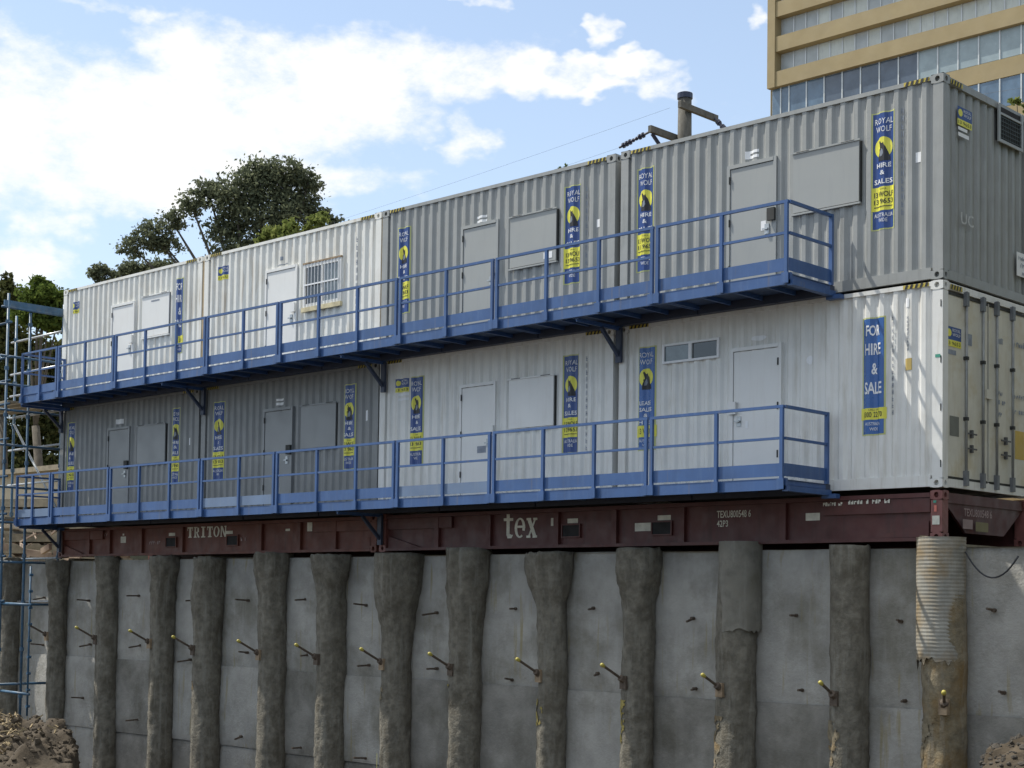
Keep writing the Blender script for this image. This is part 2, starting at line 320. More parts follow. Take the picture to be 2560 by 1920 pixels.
# ------------------------------------------------------------------ retaining wall of piles and shotcrete
PILES = [(-25.0, .24, .30, .6), (-23.1, .23, .27, .5), (-21.03, .20, .27, .6), (-19.0, .235, .27, .5), (-16.97, .25, .31, .4), (-15.43, .28, .335, 1.3), (-13.38, .27, .346, .7), (-11.72, .265, .37, .55),
         (-10.0, .262, .43, 1.25), (-8.34, .27, .355, 1.2), (-6.47, .225, .36, .7), (-4.80, .235, .33, .7), (-3.07, .284, .288, .3), (-1.30, .25, .262, .3), (.035, .27, .272, .3), (1.66, .27, .29, .4), (3.3, .27, .29, .4)]
wall = thing('retaining_wall', 'grey shotcrete retaining wall filling the bays between the concrete piles', 'wall', (0, 0, -6.3))
LIFTS = [(5.56, 3.50), (3.50, 2.0), (2.0, 0.0)]
for k in range(len(PILES) - 1):
    xa, xb = PILES[k][0], PILES[k+1][0]
    for li, (zt, zb) in enumerate(LIFTS):
        zt_ = zt + (.05 * fbm((xa, li, 3)) if li else .03 * fbm((xa, 1, 9))); zb_ = zb + (.05 * fbm((xa, li + 1, 3)) if li < 2 else 0)
        nx, nz = 8, 12; b = MB(); stepo = (.022 * ((k * 7 + li * 3) % 3 - 1)) + (0, -.02, .015)[li]
        for j in range(nz + 1):
            for i in range(nx + 1):
                u = i / nx; x = xa + (xb - xa) * u; z = zb_ + (zt_ - zb_) * j / nz
                y = .13 + stepo + .05 * (1 - (2*u - 1)**2) + .022 * fbm((x, z, 5), 1.3)
                if j in (0, nz): y += .02
                b.v.append((x, y, z))
        b.f = [(j*(nx+1)+i, j*(nx+1)+i+1, (j+1)*(nx+1)+i+1, (j+1)*(nx+1)+i) for j in range(nz) for i in range(nx)]
        b.build('shotcrete_panel', M_CONC if (li == 0 or (k * 5 + li) % 3 == 0 or (k < 8 and li == 1 and k % 3)) else M_CONC2, wall, True)
wb = MB(); wb.box(-25.2, 3.5, .24, .5, 0, 5.5); wb.build('backing', M_CONC2, wall)
# reinforcing stubs left in the bays
STUBS = [(-5.8, -1.57), (-3.95, -1.69), (-5.7, -2.54), (-3.9, -2.68), (-2.21, -1.62), (-.66, -1.67), (-2.11, -2.61), (-.6, -2.67), (.6, -1.51), (.72, -2.5), (-12.65, -1.5), (-10.99, -1.59), (-9.22, -1.69), (-12.58, -2.5), (-10.89, -2.62), (-9.2, -2.61),
         (-12.69, -4.17), (-10.92, -4.22), (-20.05, -1.6), (-18.09, -1.48), (-14.4, -1.54), (-19.95, -2.53), (-18.0, -2.49), (-16.24, -2.72), (-14.4, -2.52), (-14.52, -4.1), (-20.17, -3.68), (-7.46, -2.72), (-7.4, -1.6), (-16.2, -1.55), (-21.9, -1.55), (-21.9, -2.6), (-18.0, -4.0), (-9.15, -4.3), (-7.4, -4.2), (-5.6, -4.2)]
rnd = random.Random(3)
for x, z in STUBS:
    b = MB(); ln = rnd.uniform(.12, .3) if x < -8 else rnd.uniform(.08, .15)
    b.tube([(x, .2, z + 6.3), (x + rnd.uniform(-.03, .03), .14 - ln, z + 6.3 + rnd.uniform(-.05, .03))], .017, 6)
    b.tube([(x, .2, z + 6.3), (x, .13, z + 6.3)], .025, 7)
    b.build('rebar_stub', M_REBAR, wall)
PLABEL = ['concrete pile beyond the left edge behind the blue scaffold', 'concrete pile at the left edge behind the blue scaffold pole', 'concrete pile half hidden by the soil mound, beside the ladder pole', 'slim concrete pile just right of the soil mound at left',
          'concrete pile under the stencilled word on the brick red rack, fourth from left', 'thick rough concrete pile with bulging upper half, fifth from left', 'concrete pile with lopsided head, sixth from left', 'straight concrete pile with flared lip just left of the widest one',
          'concrete pile with the widest funnel-shaped head of the row', 'concrete pile with bulging head and bright ochre spot halfway down', 'concrete pile with a knobbly ledge at its head under the large lower-case letters', 'concrete pile with crumbling head and yellow-capped bar, fourth from the right corner',
          'pale concrete pile with a smooth sleeve over its upper third', 'dull concrete pile second from the right, with smooth top', 'concrete pile with ribbed silvery sleeve under the right rack corner', 'dark concrete pile at the right edge of the picture', 'concrete pile beyond the right edge of the picture']
for k, (x, r, rt, fl) in enumerate(PILES):
    t = thing('concrete_pile', PLABEL[k], 'pile', (x, 0, -6.3), 'concrete piles of the retaining wall')
    top = 5.60 + .04 * math.sin(k * 2.3) + (.03 if k in (12, 13, 14) else 0)
    na, nz = 36, 120; b = MB(); lean = .05 * math.sin(k * 1.7)
    flat = k in (12, 13, 14)
    for j in range(nz + 1):
        z = top * j / nz; d = top - z
        rr = r + (rt - r) * (1 - sst(fl * .35, fl * 1.2, d)); off = lean * sst(1.2, 0, d)
        for i in range(na):
            a = 2 * math.pi * i / na; n_ = fbm((x * 3 + math.cos(a) * 1.2, math.sin(a) * 1.2, z * .9), 1.4, 5)
            amp = .006 if (flat and d < 1.3) else (.026 + .035 * sst(1.6, 0, d))
            q = rr * (1 + .0) + amp * n_ + (.015 * fbm((x * 7 + math.cos(a) * .8, math.sin(a) * .8, z * 1.6), 5.5, 4) if not (flat and d < 1.3) else 0)
            zz = z + (.045 * fbm((x * 5, math.cos(a) * 2, math.sin(a) * 2), 1.5) if j == nz else 0)
            b.v.append((off + q * math.cos(a), q * math.sin(a), zz))
    b.f = [(j*na+i, j*na+(i+1) % na, (j+1)*na+(i+1) % na, (j+1)*na+i) for j in range(nz) for i in range(na)] + [tuple(nz*na+i for i in range(na))]
    b.build('shaft', M_PILE2 if k == 14 else M_PILE, t, True)
    if k in (12, 14):     # steel sleeve on the upper part
        b = MB(); L = 1.45 if k == 12 else 1.8; n2 = 48; rows = 78 if k == 14 else 60
        for j in range(rows + 1):
            d = L * j / rows
            for i in range(n2):
                a = 2 * math.pi * i / n2; dd = min(d, L * (.84 + (.05 if k == 12 else .10) * fbm((math.cos(a) * 2, math.sin(a) * 2, k), 1.7, 5)))
                q = rt + (.026 if k == 14 else .008) + (.0020 * (1 if j % 2 < 1 else -1) if k == 14 else .008 * fbm((math.cos(a), math.sin(a), d * 1.5 + k), 3))
                b.v.append((off + q * math.cos(a), q * math.sin(a), top + .02 - dd))
        b.f = [(j*n2+i, (j+1)*n2+i, (j+1)*n2+(i+1) % n2, j*n2+(i+1) % n2) for i in range(n2) for j in range(rows)]
        b.build('sleeve', M_SLEEVE if k == 14 else mat('smooth_grout', (.19, .18, .15), .9, var=.25, vscale=6, bump=.5, bscale=14, patch=(.13, .12, .09), pamt=.8, pscale=3, streak=(.27, .26, .23), samt=.6), t, k != 14)
    SP = {5: (3.2, .5), 8: (3.35, .3), 9: (3.48, .30), 10: (3.35, .7), 11: (3.42, .75), 12: (3.3, 1.0), 13: (3.35, .8), 14: (3.5, 1.6)}
    if k in SP:      # ragged grout spill below the anchor
        zc, ht = SP[k]; n2, m2 = 26, int(40 * ht) + 8; b = MB(); idx = {}
        for j in range(m2 + 1):
            for i in range(n2 + 1):
                a = math.pi * (1.02 + .62 * i / n2); z = zc - ht * j / m2
                ca = math.cos(a); sa = math.sin(a); n_ = fbm((x * 3 + ca * 1.2, sa * 1.2, z * .9), 1.4, 5); f_ = fbm((x * 7 + ca * .8, sa * .8, z * 1.6), 5.5, 4)
                q = r + .026 * n_ + .015 * f_ + .010
                b.v.append((q * ca, q * sa, z))
        for j in range(m2):
            for i in range(n2):
                u, v = i / n2, j / m2
                if fbm((u * 2.2, v * ht * 4, k * 3.1), 1.6, 5) * 1.1 + 1.0 - 2.6 * abs(u - .42) - 1.2 * v > .34: b.f.append((j*(n2+1)+i, j*(n2+1)+i+1, (j+1)*(n2+1)+i+1, (j+1)*(n2+1)+i))
        b.build('grout_spill', M_OCHRE if k in (9, 10, 11) else M_PILE2, t, True)['kind'] = 'stuff'
    if k == 8: 
        b = MB()
        for q in range(8):
            a0 = math.pi * 1.30; b.quad(*[((r + .045) * math.cos(a0 + da), (r + .045) * math.sin(a0 + da), 2.25 - .09 * q + dz) for da, dz in ((-.07 + .03 * math.sin(q), 0), (.09, 0), (.09 + .02 * math.cos(q), -.085), (-.07, -.085))])
        b.build('paint_mark', mat('lime_paint_mark', (.33, .33, .05), .8, var=.3, vscale=12), t)
    if 1 < k < 15:   # ground anchor: plate, inclined bar, yellow cap
        az = 3.92 - .02 * k + (.0 if k > 4 else .06) ; sgn = 1 if k < 14 else -1
        p0 = Vector((-.06 if k < 14 else .14, -r - .0, az)); dr = Vector((-.12 if k < 13 else (.0 if k == 13 else .45), -.86, .47)).normalized()
        ln = .46 if k < 12 else .36
        a = MB(); a.box(p0.x - .055, p0.x + .055, -r - .04, -r + .04, az - .12, az + .07); an = a.build('anchor_plate', M_REBAR if k % 2 else M_RUSTY, t)
        a = MB(); a.tube([p0, p0 + dr * .09, p0 + dr * .1, p0 + dr * ln], [.055, .05, .02, .02], 8); a.build('anchor_bar', M_REBAR, an)
        a = MB(); c = p0 + dr * ln; a.tube([c - dr * .03, c, c + dr * .04, c + dr * .055], [.018, .029, .028, .014], 10); a.build('bar_cap', M_CAP, an, True)

# ------------------------------------------------------------------ flat racks under the containers
def serif_word(word, x0, z0, w, h):
    """slab-serif letters as polygons; unit glyph boxes scaled into the word box"""
    T_ = .30; s = .13
    def box_(a, b, c, d): return [(a, c), (b, c), (b, d), (a, d)]
    G = {'T': [box_(.32, .68, 0, 1), box_(.02, .98, .86, 1), box_(.02, .12, .66, 1), box_(.88, .98, .66, 1), box_(.2, .8, 0, .1)],
         'R': [box_(.12, .38, 0, 1), box_(0, .5, 0, .1), box_(0, .62, .9, 1), box_(.38, .72, .44, .54), box_(.62, .88, .52, .92), [(.42, .48), (.62, .5), (1, 0), (.74, 0)], box_(.7, 1, 0, .1)],
         'I': [box_(.34, .66, 0, 1), box_(.15, .85, 0, .1), box_(.15, .85, .9, 1)],
         'N': [box_(.08, .24, 0, 1), box_(.78, .94, 0, 1), [(.06, 1), (.36, 1), (.94, 0), (.7, 0)], box_(0, .34, 0, .09), box_(.66, 1, .91, 1)],
         'O': [], 't': [box_(.32, .62, .1, 1), box_(.05, .95, .62, .72), [(.32, .16), (.42, 0), (.82, 0), (.95, .12), (.8, .12), (.62, .16)]],
         'e': [], 'x': [[(.02, .7), (.36, .7), (.98, 0), (.64, 0)], [(.76, .7), (.92, .7), (.26, 0), (.1, 0)], box_(0, .42, .62, .7), box_(.62, 1, .62, .7), box_(0, .38, 0, .08), box_(.58, 1, 0, .08)]}
    letters = []; n = len(word); cw = w / n
    for k, ch in enumerate(word):
        ox = x0 + k * cw; gw = cw * .90; shapes = []
        def put(pts): shapes.append(poly([(ox + a * gw, z0 + b * h) for a, b in pts]))
        for g in G[ch]: put(g)
        if ch in 'Oe':
            hh = 1 if ch == 'O' else .72; m_ = 20; full = ch == 'O'
            for q in range(m_):
                if not full and q in (17, 18): continue      # opening of the e
                a0, a1 = 2*math.pi*q/m_, 2*math.pi*(q+1)/m_
                ring = lambda a, f: (.5 + .5*math.cos(a)*(1 if f else (.50 if full else .5)), hh/2 + hh/2*math.sin(a)*(1 if f else .82))
                put([ring(a0, 1), ring(a1, 1), ring(a1, 0), ring(a0, 0)])
            if not full: put([(.2, .36), (.9, .36), (.9, .44), (.2, .44)])
        letters.append(shapes)
    return letters
def casting(b, x0, x1, y0, y1, z0, z1, end=1):
    """corner casting with an oval hole recessed into its front face and its end face"""
    n = 12
    def holed(f, w0, w1, h0, h1):
        cx, cz = (w0+w1)/2, (h0+h1)/2; i = len(b.v); rx, rz = (w1-w0)*.20, (h1-h0)*.30
        out = []
        for k in range(n):
            a = 2*math.pi*k/n; c, s_ = math.cos(a), math.sin(a); q = max(abs(c)/((w1-w0)/2), abs(s_)/((h1-h0)/2)); out.append((cx + c/q, cz + s_/q))
        b.v.extend(f(u, v, 0) for u, v in out)
        b.v.extend(f(cx + rx*math.cos(2*math.pi*k/n), cz + rz*math.sin(2*math.pi*k/n), 0) for k in range(n))
        b.v.extend(f(cx + rx*math.cos(2*math.pi*k/n), cz + rz*math.sin(2*math.pi*k/n), .11) for k in range(n))
        for k in range(n):
            k2 = (k+1) % n; b.f.append((i+k, i+k2, i+n+k2, i+n+k)); b.f.append((i+n+k, i+n+k2, i+2*n+k2, i+2*n+k))
        b.f.append(tuple(i+2*n+k for k in range(n)))
        c4 = [f(w0, h0, 0), f(w1, h0, 0), f(w1, h1, 0), f(w0, h1, 0)]
    holed(lambda u, v, d: (u, y0 + d, v), x0, x1, z0, z1)
    if end > 0: holed(lambda u, v, d: (x1 - d, u, v), y0, y1, z0, z1)
    else: b.quad((x1, y0, z0), (x1, y1, z0), (x1, y1, z1), (x1, y0, z1))
    b.quad((x0, y0, z0), (x0, y1, z0), (x0, y1, z1), (x0, y0, z1))
    b.quad((x0, y1, z0), (x1, y1, z0), (x1, y1, z1), (x0, y1, z1)); b.quad((x0, y0, z1), (x1, y0, z1), (x1, y1, z1), (x0, y1, z1)); b.quad((x0, y0, z0), (x1, y0, z0), (x1, y1, z0), (x0, y1, z0))
W = 2.438
def flat_rack(xr, L, label, mt, postm, ribs, pockets):
    t = thing('flat_rack', label, 'flat rack', (xr, 0, -.66))
    H = .60; wv = .07
    for y0, y1, side in ((wv, wv + .025, 'n'), (W - wv - .025, W - wv, 'f')):
        MB().box(-L + .16, -.16, y0, y1, .04, H - .05).build('web', mt, t)
    for z0, z1 in ((0, .045), (H - .055, H)):
        MB().box(-L + .17, -.17, .0 if z0 else -.004, .13, z0, z1).build('flange', mt, t)
        MB().box(-L + .17, -.17, W - .13, W, z0, z1).build('flange', mt, t)
    MB().box(-L + .17, -.17, .13, W - .13, H - .055, H - .02).build('deck', mt, t)
    for x in ribs: MB().box(x - .05, x + .05, .012, wv, .045, H - .058).build('stiffener', mt, t)
    for x in pockets:
        b = MB(); b.box(x - .17, x + .17, wv - .02, wv - .003, .17, .34); p_ = b.build('fork_pocket', M_DARK, t)
        b = MB(); b.box(x - .19, x - .17, wv - .035, wv, .15, .36); b.box(x + .17, x + .19, wv - .035, wv, .15, .36); b.box(x - .17, x + .17, wv - .035, wv, .15, .17); b.box(x - .17, x + .17, wv - .035, wv, .34, .36); b.build('pocket_frame', mt, p_)
    for xa, e in ((-.165, 1), (-L, -1)):
        for ya in (0, W - .165):
            b = MB(); casting(b, xa, xa + .165, ya, ya + .165, -.02, .11, e); casting(b, xa, xa + .165, ya, ya + .165, H - .09, H + .03, e); b.box(xa + .006, xa + .159, ya + .006, ya + .159, .11, H - .09); b.build('corner_post', postm, t)
    # upper side plates and sloped ends at both ends of the side rail
    for s in (0, 1):
        f = (lambda x: -x) if s == 0 else (lambda x: -L + x)
        b = MB(); xs = [f(.18), f(1.75)]; b.box(min(xs), max(xs), .02, .055, H - .24, H - .06); b.build('end_plate', mt, t)
        b = MB(); pts = [(f(.2), .05), (f(1.0), .05), (f(.2), .25)]
        b.quad(*[(x, .05, z) for x, z in pts]); b.quad(*[(x, .03, z) for x, z in pts]); b.quad((pts[1][0], .03, pts[1][1]), (pts[1][0], .05, pts[1][1]), (pts[2][0], .05, pts[2][1]), (pts[2][0], .03, pts[2][1])); b.build('gusset', mt, t)
    # right-hand end beam with its sloped lower edge
    for xe in (-.09, -L + .03):
        b = MB(); b.box(xe, xe + .06, .165, W - .165, H - .12, H + .005); b.build('end_beam', mt, t)
        b = MB(); prof = [(.165, H - .12), (W - .165, H - .12), (W - .7, .12), (.7, .12)]
        b.quad(*[(xe + .01, y, z) for y, z in prof]); b.quad(*[(xe + .04, y, z) for y, z in prof]); b.build('end_web', mt, t)
    return t
fr1 = flat_rack(0, 10.50, 'maroon steel flat rack with large white lower-case letters under the right containers', M_MAROON, M_POSTRED, [-2.35, -4.05, -5.3, -6.45, -7.9, -9.1], [-4.43, -6.17])
for g in serif_word('tex', -7.62, .165, .76, .44): del_k = printed('letter_shape', g, M_STENCIL, fr1, .003, at=.07); del del_k['kind']
printed('lettering', [text_bm('TEXU800548 6', -3.47, -2.90, .375, .475, .01), text_bm('42P3', -3.47, -3.28, .25, .34, .01)], M_STENCIL, fr1, .003, at=.07)
for xa, xb, za, zb in ((-4.52, -4.28, .37, .44), (-6.26, -6.05, .37, .44), (-4.94, -4.62, .22, .34), (-6.60, -6.50, .34, .46), (-2.02, -1.80, .30, .40), (-9.03, -8.90, .36, .50)):
    printed('stencil_plate', [rect(xa, xb, za, zb)], M_STENCIL, fr1, .003, at=.07)
rk = random.Random(11)
def smudge_text(x0, x1, z0, z1, n):
    out = []; cw = (x1 - x0) / n
    for k in range(n):
        if rk.random() < .15: continue
        a = x0 + k * cw; out.append(rect(a, a + cw * .28, z0, z1 * .5 + z0 * .5 + (z1 - z0) * rk.uniform(.1, .5)))
        out.append(rect(a + cw * .28, a + cw * .75, z0 + (z1 - z0) * rk.choice((0, .4, .8)), z0 + (z1 - z0) * rk.choice((.5, .85, 1.0))))
    return out
printed('stencil_marks', smudge_text(-1.72, -1.42, .48, .53, 9) + smudge_text(-1.34, -.72, .49, .545, 14), M_STENCIL, fr1, .003, at=.02)
printed('sticker', [rect(-.135, -.035, .20, .31)], M_STENCIL, fr1, .004, at=0)
printed('sticker', [rect(-.11, -.075, .36, .44)], mat('red_sticker', (.55, .16, .12), .5), fr1, .004, at=0)
printed('sticker', [rect(-.12, -.08, .47, .50)], mat('green_sticker', (.05, .28, .2), .5), fr1, .004, at=0)
printed('lettering', [text_bm('TEXU800548 6', .55, 1.30, .33, .43, .01)], mat('faded_stencil_paint', (.30, .22, .21), .7, var=.2), fr1, .004, plane='x', at=.0)
printed('plate', [rect(.52, .78, .17, .29)], mat('faded_stencil_paint', (.3, .22, .21)), fr1, .004, plane='x', at=.0)
printed('plate', [rect(.86, 1.2, .15, .27)], mat('brass_plate', (.17, .14, .05), .5, metal=.3), fr1, .004, plane='x', at=.0)
fr2 = flat_rack(-10.57, 10.50, 'brick red steel flat rack with a stencilled name in capitals under the left containers', M_MAROON2, M_MAROON2, [-1.15, -2.15, -3.3, -5.85, -7.3, -8.5, -9.3], [-4.2, -6.25])
for g in serif_word('TRITON', -5.72, .33, 1.32, .21): del_k = printed('letter_shape', g, M_STENCIL, fr2, .003, at=.07); del del_k['kind']
for xa, xb, za, zb in ((-4.45, -4.22, .38, .44), (-6.36, -6.14, .38, .44), (-8.12, -7.92, .27, .40), (-8.05, -7.99, .42, .46), (-1.97, -1.83, .38, .54), (-2.6, -2.47, .40, .44)):
    printed('stencil_plate', [rect(xa, xb, za, zb)], M_STENCIL, fr2, .003, at=.07)
printed('stencil_marks', smudge_text(-7.05, -6.5, .22, .30, 8) + smudge_text(-9.15, -8.6, .42, .49, 8) + smudge_text(-3.95, -3.75, .24, .33, 3), mat('faded_stencil_paint', (.3, .22, .21)), fr2, .003, at=.07)
# timber bearers carrying the racks
for k, (x, nm) in enumerate([(-.1, 'right end of the maroon rack'), (-5.2, 'middle of the maroon rack'), (-10.3, 'left end of the maroon rack'), (-10.75, 'right end of the brick red rack'), (-15.8, 'middle of the brick red rack'), (-20.9, 'left end of the brick red rack')]):
    tag(MB().box(x - .1, x + .1, .22, 2.3, -.74, -.685).build('timber_bearer', M_TIMBER), 'flat timber bearer on the ground under the ' + nm, 'timber', 'timber bearers under the flat racks')

# ------------------------------------------------------------------ containers
CL = 5.22; CH = 2.591
def container(xr, zb, label, mt, panelm, group):
    t = thing('shipping_container', label, 'container', (xr, 0, zb), group)
    ph = -.22                                                   # corrugation phase in local x
    # front side panel, corrugated
    xa, xb = -CL + .13, -.13; xs = [xa] + breaks(xa, xb, ph) + [xb]
    for side, nm in ((0, 'side_panel'), (1, 'rear_panel')):
        b = MB(); zs = (.155, CH - .06)
        for x in xs:
            y = corr(x, ph); y = y if side == 0 else W - y
            for z in zs: b.v.append((x, y, z))
        b.f = [(2*i, 2*i+2, 2*i+3, 2*i+1) for i in range(len(xs)-1)]; b.build(nm, mt, t, fix=False)
    return t, ph
def container_frame(t, mt, end='plain', L=CL, rust=None):
    for xc in (-.14, -L):
        for ya in (0, W - .14):
            MB().box(xc, xc + .14, ya, ya + .14, .118, CH - .118).build('corner_post', mt, t)
    for xc, e in ((-.165, 1), (-L, -1)):
        for ya in (-.004, W - .158):
            for z0, z1 in ((0, .118), (CH - .118, CH)):
                b = MB(); casting(b, xc, xc + .165 + (.004 if e > 0 else 0), ya, ya + .162, z0, z1, e); b.build('corner_casting', mt, t)
    for ya, yb in ((.002, .06), (W - .06, W - .002)):
        MB().box(-L + .166, -.166, ya, yb, .015, .157).build('bottom_rail', mt, t)
        MB().box(-L + .166, -.166, ya, yb, CH - .066, CH - .012).build('top_rail', mt, t)
    for xa, xb in ((-.06, -.006), (-L + .006, -L + .06)):
        MB().box(xa, xb, .166, W - .166, CH - .10, CH - .012).build('end_header', mt, t); MB().box(xa, xb, .166, W - .166, .015, .13).build('end_sill', mt, t)
    MB().box(-L + .06, -.06, .06, W - .06, CH - .05, CH - .03).build('roof', mt, t); MB().box(-L + .06, -.06, .06, W - .06, .06, .12).build('underside', M_DARK, t)
    ends = [-L + .03] + ([-.03] if end != 'doors' else [])
    for xe in ends:
        s = 1 if xe > -1 else -1; b = MB(); ys = [.14] + breaks(.14, W - .14, .25) + [W - .14]
        for y in ys:
            x = xe - s * (corr(y, .25) - CREST)
            for z in (.13, CH - .1): b.v.append((x, y, z))
        b.f = [(2*i, 2*i+2, 2*i+3, 2*i+1) for i in range(len(ys)-1)]; b.build('end_panel', mt, t)
    # hazard chevrons along the top rail beside each casting
    for k, (xa, xb) in enumerate(((-.55, -.19), (-L + .19, -L + .55))):
        h = printed('hazard_marking', [rect(xa, xb, CH - .064, CH - .014)], M_HAZ, t, .003, at=.002)
        st = [poly([(xa + .02 + q*.07, CH - .064), (xa + .055 + q*.07, CH - .064), (xa + .075 + q*.07, CH - .014), (xa + .04 + q*.07, CH - .014)]) for q in range(5)]
        printed('stripe', st, M_BLACK, h, .006, at=.002)
    h = printed('hazard_marking', [rect(.19, .5, CH - .09, CH - .03)], M_HAZ, t, .004, plane='x', at=-.006 + .006)
    printed('stripe', [poly([(.2 + q*.07, CH - .09), (.235 + q*.07, CH - .09), (.255 + q*.07, CH - .03), (.22 + q*.07, CH - .03)]) for q in range(4)], M_BLACK, h, .007, plane='x', at=0)
def door(t, x0, x1, ztop, pm, hinge='l', handle=True, sign=None, lab=None):
    fr = MB(); fr.box(x0 - .05, x0, -.012, .05, .16, ztop + .05); fr.box(x1, x1 + .05, -.012, .05, .16, ztop + .05); fr.box(x0, x1, -.016, .05, ztop, ztop + .05); fr.build('door_frame', pm, t)
    d = MB().box(x0 + .008, x1 - .008, .0, .03, .165, ztop - .01).build('door', pm, t)
    hx = x1 - .1 if hinge == 'l' else x0 + .1
    b = MB(); b.box(hx - .035, hx + .035, -.012, -.001, .96, 1.10); b.box(hx - .055, hx + .03, -.045, -.03, 1.02, 1.04); b.box(hx - .012, hx + .012, -.04, -.01, 1.015, 1.045); b.build('door_handle', M_GALV, d)
    hx2 = x0 if hinge == 'l' else x1
    for z in (.5, 1.15, 1.75): MB().tube([(hx2, -.016, z), (hx2, -.016, z + .10)], .011, 6).build('hinge', M_RUBBER, d)
    if hinge == 'l': lb = MB().box(x1 - .07, x1 + .05, -.06, -.017, 1.13, 1.30)
    else: lb = MB().box(x0 - .05, x0 + .07, -.06, -.017, 1.13, 1.30)
    lb.build('lock_box', pm if sign is None else M_RUBBER, t)
    return d
def shutter(t, x0, x1, z0, z1, pm):
    s = MB(); s.box(x0, x1, -.012, .014, z0, z1); sh = s.build('window_shutter', pm, t)
    MB().box(x0 - .02, x1 + .02, -.03, -.0125, z1 - .005, z1 + .018).build('drip_edge', pm, sh); MB().box(x0 - .02, x1 + .02, -.024, .02, z0 - .036, z0 - .012).build('bottom_edge', pm, sh)
    MB().box(x1 + .003, x1 + .018, .006, .04, z0 - .012, z1 - .006).build('jamb', M_RUBBER, sh)
    for xa in (x0 + .06, x1 - .26): MB().tube([(xa, -.022, z1 + .010), (xa + .2, -.022, z1 + .010)], .011, 6).build('hinge', M_RUBBER, sh)
def wolf(cx, cz, s, w):
    pts = [(-.66, -1.05), (-.62, -.55), (-.46, -.20), (-.48, .02), (-.34, .12), (-.42, .42), (-.52, .78), (-.40, .90), (-.24, .66), (-.10, .60), (.02, .74), (.08, .50), (.26, .26), (.42, -.08), (.58, -.40), (.72, -.72), (.78, -1.05)]
    return poly([(cx + a * w, cz + b * s) for a, b in pts])
def banner(t, xc, z0, z1, style, ph, w=.30, blue=None):
    x0, x1 = xc - w/2, xc + w/2; h = z1 - z0; Zf = lambda f: z0 + f * h; blue = blue or M_DBLUE
    ed = printed('banner', [rect(x0 - .018, x1 + .018, z0 - .018, z1 + .018)], M_YELEDGE, t, .003, ph)
    yel = {'wolf': (.155, .36), 'sale': (.125, .225), 'lease': (.12, .235)}[style]
    a = printed('field', [rect(x0, x1, Zf(yel[1]), z1), rect(x0, x1, z0, Zf(yel[0]))], blue, ed, .005, ph)
    printed('phone_panel', [rect(x0 - (.012 if style == 'wolf' else .03), x1 + (.012 if style == 'wolf' else .03), Zf(yel[0]), Zf(yel[1]))], M_YEL, ed, .007, ph)
    c0, c1 = x0 + w * .08, x1 - w * .08; white, black = [], []
    def tx(lst, s, fa, fb, a_=.08, b_=.92, bd=.015): lst.append(text_bm(s, x0 + w*a_, x0 + w*b_, Zf(fa), Zf(fb), bd))
    if style in ('wolf', 'lease'):
        mz = .70 if style == 'wolf' else .705
        tx(white, 'ROYAL', .905, .955, .08, .95, .0); tx(white, 'WOLF', .835, .885, .14, .88, .0)
        printed('moon', [disc(xc + .0, Zf(mz), w * .43, h * .092)], M_YEL, ed, .0075, ph)
        printed('emblem', [wolf(xc + .005, Zf(mz - .02), h * .092, w * .40)], M_BLACK, ed, .0095, ph)
        printed('emblem_highlight', [poly([(xc + (a * w * .40), Zf(mz - .02) + q * h * .092) for a, q in ((-.36, -.62), (-.30, -.2), (-.12, .12), (.0, .02), (.08, -.35), (-.1, -.6))])], M_GREYINK, ed, .0105, ph)
    if style == 'wolf':
        tx(white, 'HIRE', .525, .565, .18, .86); tx(white, '&', .463, .502, .38, .60); tx(white, 'SALES', .385, .428, .06, .94)
        tx(black, 'CALL', .335, .348, .36, .68, 0); tx(black, '13 WOLF', .272, .318, .05, .97); tx(black, '13 9653', .212, .255, .05, .97); black.append(rect(x0 + w*.05, x1 - w*.05, Zf(.185), Zf(.192)))
        tx(white, 'AUSTRALIA', .098, .132, .06, .96, 0); tx(white, 'WIDE', .055, .086, .30, .70, 0)
    elif style == 'sale':
        tx(white, 'FOR', .85, .945, .17, .80, .02); tx(white, 'HIRE', .685, .785, .12, .85, .02); tx(white, '&', .515, .615, .40, .66, .02); tx(white, 'SALE', .345, .45, .10, .90, .02)
        tx(black, 'CALL US', .203, .217, .28, .72, 0); tx(black, '1300 22 70', .145, .192, .06, .92, .01)
        tx(white, 'AUSTRALIA', .075, .103, .15, .82, 0); tx(white, 'WIDE', .03, .056, .35, .70, 0)
    else:
        tx(white, 'LEASE', .435, .475, .12, .80); tx(white, 'SALES', .37, .41, .12, .86); tx(white, '&', .318, .352, .34, .54); tx(white, 'HIRE', .245, .285, .06, .92)
        tx(black, '13 WOLF', .15, .205, .08, .92); tx(white, 'AUSTRALIA', .07, .10, .12, .9, 0); tx(white, 'WIDE', .03, .055, .3, .7, 0)
    printed('lettering', white, M_INK, ed, .0095, ph); printed('lettering', black, M_BLACK, ed, .0095, ph)
    return ed
